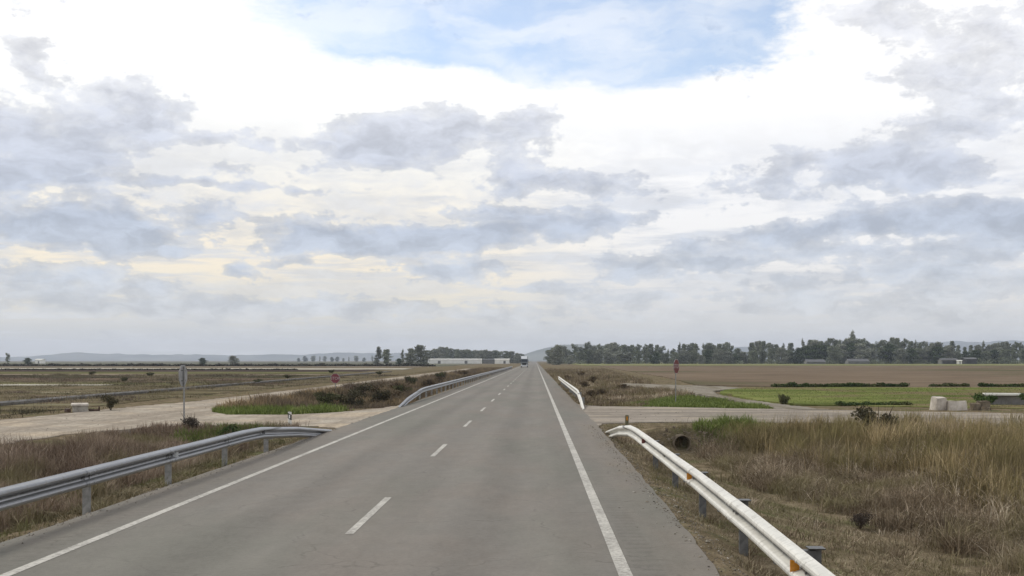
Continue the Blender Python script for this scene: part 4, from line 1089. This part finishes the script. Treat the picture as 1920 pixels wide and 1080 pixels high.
# ------------------------------------------------------------------ hills
M['hill'] = noise_mat('wooded_hill', [(.3, (.12, .135, .125, 1)), (.7, (.20, .21, .19, 1))], scale=.004, detail=8, rough=1)  # base colour lightened to stand for part of the haze
def hill_range(name, label, Y, pts, depth, rough):
    """pts: (px, top row) along the skyline, built at distance Y"""
    xs_ = np.linspace(pts[0][0], pts[-1][0], 160); tops = np.interp(xs_, [p[0] for p in pts], [p[1] for p in pts])
    X = (xs_ - 1004) / FPX * Y; Hh = np.maximum(0, (676 - tops) / FPX * Y + 2)
    Hh = Hh * (1 + rough * (vnoise(X, X * 0, Y * .03, 5) - .5)) + (vnoise(X, X * 0, Y * .008, 6) - .5) * Hh * rough * .6
    rows = 14; V = []
    for r in range(rows):
        t = r / (rows - 1); s = math.sin(math.pi * t) ** 1.3
        nn = vnoise(X, X * 0 + r * Y * .02, Y * .02, 17)
        V.append(np.stack([X, np.full_like(X, Y + (t - .5) * depth), Hh * s * (1 if r == rows // 2 else .82 + .25 * nn) - 3], 1))
    V = np.concatenate(V); n_ = len(xs_)
    F = np.array([(r * n_ + k, r * n_ + k + 1, (r + 1) * n_ + k + 1, (r + 1) * n_ + k) for r in range(rows - 1) for k in range(n_ - 1)])
    return tag(link(name, np_mesh(name, V, [F], smooth=True), M['hill']), label, kind='structure')
hill_range('hills', 'blue hazy hills along the left horizon', 6500, [(-420, 676), (-300, 668), (-60, 670), (60, 666), (110, 661), (145, 658), (180, 662), (260, 664), (400, 665), (560, 662), (700, 660), (820, 657), (940, 660), (1010, 674)], 900, .25)
hill_range('hills', 'blue wooded hill at the end of the road', 4200, [(940, 676), (975, 665), (1005, 655), (1035, 647), (1070, 643), (1110, 643), (1150, 645), (1200, 651), (1280, 660), (1380, 676)], 900, .12)
hill_range('hills', 'pale blue hills behind the right tree line', 7000, [(1120, 676), (1250, 656), (1400, 650), (1560, 655), (1640, 648), (1720, 641), (1800, 642), (1900, 639), (2000, 640), (2200, 645), (2500, 676)], 900, .12)

# ------------------------------------------------------------------ haze: one even box of air
hz = MB(); hz.box((0, 3850, 69), (9000, 7900, 142))
m, nt, b = new_mat('air'); nt.nodes.remove(b)
pv = N(nt, 'ShaderNodeVolumePrincipled'); pv.inputs['Density'].default_value = .00013; pv.inputs['Color'].default_value = (.76, .84, 1.0, 1); pv.inputs['Anisotropy'].default_value = 0.2
nt.links.new(pv.outputs[0], nt.nodes['Material Output'].inputs['Volume'])
tag(hz.build('haze', m), 'pale bluish air that fades the far trees and hills', kind='stuff')

# ------------------------------------------------------------------ sky and light
SUN_AZ, SUN_EL = R(-52), R(45)     # azimuth from +Y, negative = left
w = bpy.data.worlds.new('World'); sc.world = w; w.use_nodes = True
nt = w.node_tree; nt.nodes.clear()
out = N(nt, 'ShaderNodeOutputWorld')
sky = N(nt, 'ShaderNodeTexSky', sky_type='NISHITA'); sky.sun_disc = False; sky.sun_elevation = SUN_EL; sky.sun_rotation = SUN_AZ
sky.air_density = 1.0; sky.dust_density = .6; sky.ozone_density = 1.6
bg_sky = N(nt, 'ShaderNodeBackground'); bg_sky.inputs['Strength'].default_value = .15; nt.links.new(sky.outputs[0], bg_sky.inputs[0])
bg_cl = N(nt, 'ShaderNodeBackground'); bg_cl.inputs['Strength'].default_value = 1.0
tc = N(nt, 'ShaderNodeTexCoord')
sp = N(nt, 'ShaderNodeSeparateXYZ'); nt.links.new(tc.outputs['Generated'], sp.inputs[0])
az = mth(nt, 'ARCTAN2', sp.outputs['X'], sp.outputs['Y']); el = mth(nt, 'ARCSINE', sp.outputs['Z'])
cb = N(nt, 'ShaderNodeCombineXYZ'); nt.links.new(az, cb.inputs[0]); nt.links.new(el, cb.inputs[1]); Pv = cb.outputs[0]
def vmap(vec, s, loc=(0, 0, 0)):
    mp = N(nt, 'ShaderNodeMapping'); mp.inputs['Scale'].default_value = s; mp.inputs['Location'].default_value = loc
    nt.links.new(vec, mp.inputs[0]); return mp.outputs[0]
def warp(vec, s, scale, amp, detail, loc=(0, 0, 0)):
    n = N(nt, 'ShaderNodeTexNoise'); n.inputs['Scale'].default_value = scale; n.inputs['Detail'].default_value = detail; n.inputs['Roughness'].default_value = .6
    nt.links.new(vmap(Pv, s, loc), n.inputs['Vector'])
    a = N(nt, 'ShaderNodeVectorMath', operation='SUBTRACT'); nt.links.new(n.outputs['Color'], a.inputs[0]); a.inputs[1].default_value = (.5, .5, .5)
    b = N(nt, 'ShaderNodeVectorMath', operation='MULTIPLY'); nt.links.new(a.outputs[0], b.inputs[0]); b.inputs[1].default_value = amp
    c = N(nt, 'ShaderNodeVectorMath', operation='ADD'); nt.links.new(vec, c.inputs[0]); nt.links.new(b.outputs[0], c.inputs[1])
    return c.outputs[0]
Pw = warp(Pv, (1, 2.0, 1), 10, (.05, .022, 0), 3)
Pw = warp(Pw, (1, 1.7, 1), 34, (.034, .020, 0), 9, (3, 1, 0))
def aze(px, py):
    a = math.atan((px - 1004) / FPX); e = math.atan((676 - py) / FPX * math.cos(a)); return a, e
def blob_sum(vec, lst):
    acc = None
    for it in lst:
        px, py, rx, ry, wt = it[:5]; rot = it[5] if len(it) > 5 else 0
        a, e = aze(px, py)
        mp = N(nt, 'ShaderNodeMapping', vector_type='TEXTURE')
        mp.inputs['Location'].default_value = (a, e, 0); mp.inputs['Rotation'].default_value = (0, 0, R(rot)); mp.inputs['Scale'].default_value = (rx / FPX * 1.3, ry / FPX * 1.3, 1)
        nt.links.new(vec, mp.inputs[0])
        gr = N(nt, 'ShaderNodeTexGradient', gradient_type='SPHERICAL'); nt.links.new(mp.outputs[0], gr.inputs[0])
        acc = mth(nt, 'MULTIPLY', gr.outputs['Fac'], wt) if acc is None else mth(nt, 'MULTIPLY_ADD', gr.outputs['Fac'], wt, acc)
    return acc
grey_blobs = [(60, 265, 170, 75, 1.3), (265, 200, 115, 60, 1.4), (70, 120, 60, 50, .9), (10, 335, 80, 36, 1.1), (150, 290, 70, 34, .9),
    (680, 275, 120, 52, 1.3), (770, 245, 120, 62, 1.4), (860, 245, 70, 45, .8), (985, 240, 75, 45, .9), (950, 315, 55, 32, .9), (1010, 335, 90, 26, .8), (1130, 345, 120, 30, 1.0), (420, 262, 150, 20, .8), (230, 340, 200, 12, .55), (520, 350, 260, 12, .5),
    (190, 400, 90, 40, 1.3), (90, 430, 140, 40, 1.2), (230, 445, 160, 34, 1.2), (390, 400, 80, 28, .9), (600, 450, 140, 30, 1.3), (750, 455, 200, 30, 1.4), (900, 440, 160, 28, 1.2), (1100, 412, 160, 28, 1.2), (900, 400, 110, 18, .8), (540, 410, 70, 20, .7), (320, 470, 60, 12, .8),
    (100, 522, 200, 28, 1.1), (300, 540, 90, 18, .7), (462, 516, 26, 18, 1.1), (560, 495, 50, 12, .7), (845, 510, 110, 24, 1.2), (1005, 540, 80, 22, .9), (1175, 508, 85, 26, 1.1), (930, 490, 60, 12, .7),
    (200, 572, 320, 24, .9), (560, 575, 260, 22, .9), (800, 585, 260, 18, .7), (1050, 595, 200, 16, .5),
    (1620, 300, 190, 40, 1.15, -4), (1730, 330, 140, 30, .9), (1480, 345, 90, 24, .8), (1800, 400, 200, 32, 1.3), (1900, 425, 160, 36, 1.2), (1680, 420, 150, 22, .9), (1500, 440, 150, 28, 1.2), (1330, 480, 110, 24, 1.2), (1290, 455, 60, 16, .8), (1420, 490, 150, 16, .9), (1760, 470, 190, 20, .9), (1700, 510, 220, 22, .9), (1880, 540, 200, 22, .8), (1400, 545, 180, 20, .7), (1600, 565, 260, 18, .7), (1200, 565, 120, 16, .7), (1850, 590, 240, 16, .6),
    (1700, 70, 220, 60, .42, -12), (1890, 60, 130, 80, .55), (1650, 40, 100, 20, .55, -14), (1800, 165, 240, 34, .62, -14), (1870, 225, 180, 34, .6), (1600, 10, 160, 26, .5), (1750, 240, 160, 20, .4, -10), (1500, 45, 70, 26, -.6), (1580, 110, 90, 30, -.4),
    (1505, 330, 30, 18, -1.0), (1622, 352, 34, 18, -1.0), (1240, 250, 170, 90, -.8), (1400, 400, 40, 16, -1.0), (560, 140, 330, 80, -.9), (1000, 170, 180, 40, -.5)]
D = blob_sum(Pw, grey_blobs)
# cloud texture, flattened towards the horizon as a layer seen edge on
persp = mth(nt, 'DIVIDE', 1.0, mth(nt, 'ADD', el, .10))
pc_ = N(nt, 'ShaderNodeCombineXYZ'); nt.links.new(mth(nt, 'MULTIPLY', az, 1.0), pc_.inputs[0]); nt.links.new(mth(nt, 'MULTIPLY', persp, -.115), pc_.inputs[1])
def vm2(s, loc=(0, 0, 0)):
    mp = N(nt, 'ShaderNodeMapping'); mp.inputs['Scale'].default_value = s; mp.inputs['Location'].default_value = loc
    nt.links.new(pc_.outputs[0], mp.inputs[0]); return mp.outputs[0]
nC = noise(nt, vm2((1, 1.0, 1), (1.7, .4, 0)), 11, 10, .60)
nF = noise(nt, vmap(Pv, (1, 1.7, 1), (4.7, 3.4, 0)), 40, 7, .62)
Dn = mth(nt, 'ADD', D, mth(nt, 'MULTIPLY', mth(nt, 'SUBTRACT', nC, .5), 2.0))
Dn = mth(nt, 'ADD', Dn, mth(nt, 'MULTIPLY', mth(nt, 'SUBTRACT', nF, .5), 1.9))
G = mth(nt, 'ADD', mth(nt, 'MULTIPLY', smooth(nt, Dn, .18, .46), .62), mth(nt, 'MULTIPLY', smooth(nt, Dn, .3, 1.1), .40))
# thin streaks in the bright layer
nS = noise(nt, vm2((.8, 2.6, 1), (5, 2, 0)), 8, 8, .62)
elx = mth(nt, 'DIVIDE', el, .6, clamp=True)
def er(py): return max(0.0, math.atan((676 - py) / FPX)) / .6
def lv(r, g, b, k=1.0): c = lin(r, g, b); return (c[0] * k, c[1] * k, c[2] * k, 1)
warm_r = ramp_node(nt, [(0, lv(210, 211, 210)), (er(620), lv(216, 216, 212)), (er(570), lv(238, 231, 214)), (er(500), lv(255, 243, 220)), (er(420), lv(254, 246, 230)), (er(330), lv(251, 249, 243)), (er(230), lv(255, 255, 253, 1.05)), (er(60), lv(255, 255, 255, 1.1)), (.75, lv(235, 237, 242, .95)), (.95, lv(225, 228, 235, .85))])
cool_r = ramp_node(nt, [(0, lv(212, 214, 215)), (er(610), lv(221, 221, 219)), (er(550), lv(236, 234, 231)), (er(470), lv(248, 247, 246)), (er(380), lv(250, 250, 251)), (er(270), lv(255, 255, 255, 1.05)), (er(60), lv(255, 255, 255, 1.05)), (.75, lv(235, 237, 242, .95)), (.95, lv(225, 228, 235, .85))])
nt.links.new(elx, warm_r.inputs[0]); nt.links.new(elx, cool_r.inputs[0])
bright = mixc(nt, smooth(nt, az, -.12, .14), warm_r.outputs[0], cool_r.outputs[0])
low = smooth(nt, el, .03, .14)
nV = noise(nt, vm2((1, 1.4, 1), (6.1, 2.2, 0)), 7, 8, .6)
veil2 = mth(nt, 'MULTIPLY', smooth(nt, nV, .44, .60, 0, .75), smooth(nt, el, .24, .16))
streak = mth(nt, 'MULTIPLY', smooth(nt, nS, .44, .60, 0, 1.0), smooth(nt, el, .24, .12, .05, .95))
streak = mth(nt, 'MAXIMUM', streak, veil2)
grey_r = ramp_node(nt, [(0, lv(208, 209, 210)), (er(600), lv(210, 212, 213)), (er(520), lv(196, 203, 213)), (er(430), lv(187, 196, 211)), (er(330), lv(197, 203, 216)), (er(230), lv(209, 213, 223)), (er(130), lv(220, 222, 229)), (.9, lv(215, 218, 225))])
nt.links.new(elx, grey_r.inputs[0])
nG = noise(nt, vmap(Pw, (1, 2.2, 1), (9, 4, 0)), 22, 6, .6)
gk = smooth(nt, nG, .30, .70, .86, 1.22)
cc = N(nt, 'ShaderNodeCombineColor')
for i in range(3): nt.links.new(gk, cc.inputs[i])
grey = mixc(nt, 1.0, grey_r.outputs[0], cc.outputs[0], 'MULTIPLY')
neutral = mixc(nt, .45, grey, mixc(nt, .3, bright, (.90, .91, .93, 1)))
c = mixc(nt, streak, bright, neutral)
c = mixc(nt, mth(nt, 'MULTIPLY', G, .98), c, grey)
# brighter veil round the hidden sun, upper left and out of the frame
sdir = Vector((math.sin(SUN_AZ) * math.cos(SUN_EL), math.cos(SUN_AZ) * math.cos(SUN_EL), math.sin(SUN_EL)))
dt = N(nt, 'ShaderNodeVectorMath', operation='DOT_PRODUCT'); nt.links.new(tc.outputs['Generated'], dt.inputs[0]); dt.inputs[1].default_value = sdir
glow = smooth(nt, dt.outputs['Value'], .80, 1.0, 0, 1.6)
cg = N(nt, 'ShaderNodeCombineColor')
for i, k in enumerate((1.0, .97, .90)): nt.links.new(mth(nt, 'MULTIPLY', glow, k), cg.inputs[i])
c = mixc(nt, 1.0, c, cg.outputs[0], 'ADD')
nt.links.new(c, bg_cl.inputs[0])
# the opening of blue sky
blue_blobs = [(820, 40, 360, 120, 1.4), (1080, 60, 330, 120, 1.5), (1290, 100, 230, 85, 1.4), (600, 40, 240, 80, .6), (1400, 60, 160, 60, .8), (1180, 150, 120, 50, .7), (1000, -60, 700, 110, 1.2),
              (700, 170, 220, 70, -.8), (900, 165, 170, 45, -.9), (1450, 190, 330, 55, -1.0), (1120, 165, 90, 32, -.5), (1500, 60, 110, 40, -.8), (430, 60, 150, 120, -.8)]
Pb = warp(Pv, (1, 1.8, 1), 9, (.10, .06, 0), 8, (7, 3, 0))
Bm = blob_sum(Pb, blue_blobs)
nB = noise(nt, vmap(Pv, (1, 3.0, 1), (2.2, 8, 0)), 26, 8, .65)
nB2 = noise(nt, vmap(Pv, (1, 2.2, 1), (12.2, 3, 0)), 80, 6, .6)
Bm = mth(nt, 'ADD', Bm, mth(nt, 'MULTIPLY', mth(nt, 'SUBTRACT', nB, .5), 1.1))
Bm = mth(nt, 'ADD', Bm, mth(nt, 'MULTIPLY', mth(nt, 'SUBTRACT', nB2, .5), smooth(nt, az, .1, .2, .3, 1.1)))
Bm = smooth(nt, Bm, .16, 1.25)
veil = noise(nt, vmap(Pb, (1, 3.5, 1), (4, 4, 0)), 7, 6, .55)
cover = mth(nt, 'SUBTRACT', 1.0, mth(nt, 'MULTIPLY', Bm, smooth(nt, veil, .36, .64, .80, .40)))
ms = N(nt, 'ShaderNodeMixShader'); nt.links.new(cover, ms.inputs[0]); nt.links.new(bg_sky.outputs[0], ms.inputs[1]); nt.links.new(bg_cl.outputs[0], ms.inputs[2])
nt.links.new(ms.outputs[0], out.inputs[0])

sun = bpy.data.lights.new('sun', 'SUN'); sun.energy = 1.5; sun.angle = R(12); sun.color = (1, .95, .87)
so = bpy.data.objects.new('sun', sun); col.objects.link(so); so.rotation_euler = (-sdir).to_track_quat('-Z', 'Y').to_euler(); so.location = (-30, 20, 60)

# ------------------------------------------------------------------ camera
cam = bpy.data.cameras.new('camera'); co = bpy.data.objects.new('camera', cam); col.objects.link(co)
co.location = (0, 0, H0); co.rotation_euler = (R(90), 0, 0)
cam.sensor_width = 36; cam.lens = 36 * FPX / 1920
cam.shift_x = (960 - 1004) / 1920; cam.shift_y = (676 - 540) / 1920
cam.clip_start = .1; cam.clip_end = 40000
sc.camera = co
vs = sc.view_settings; vs.view_transform = 'Standard'; vs.look = 'None'; vs.exposure = .05; vs.gamma = 1
sc.cycles.volume_bounces = 0; sc.cycles.max_bounces = 6; sc.cycles.diffuse_bounces = 3
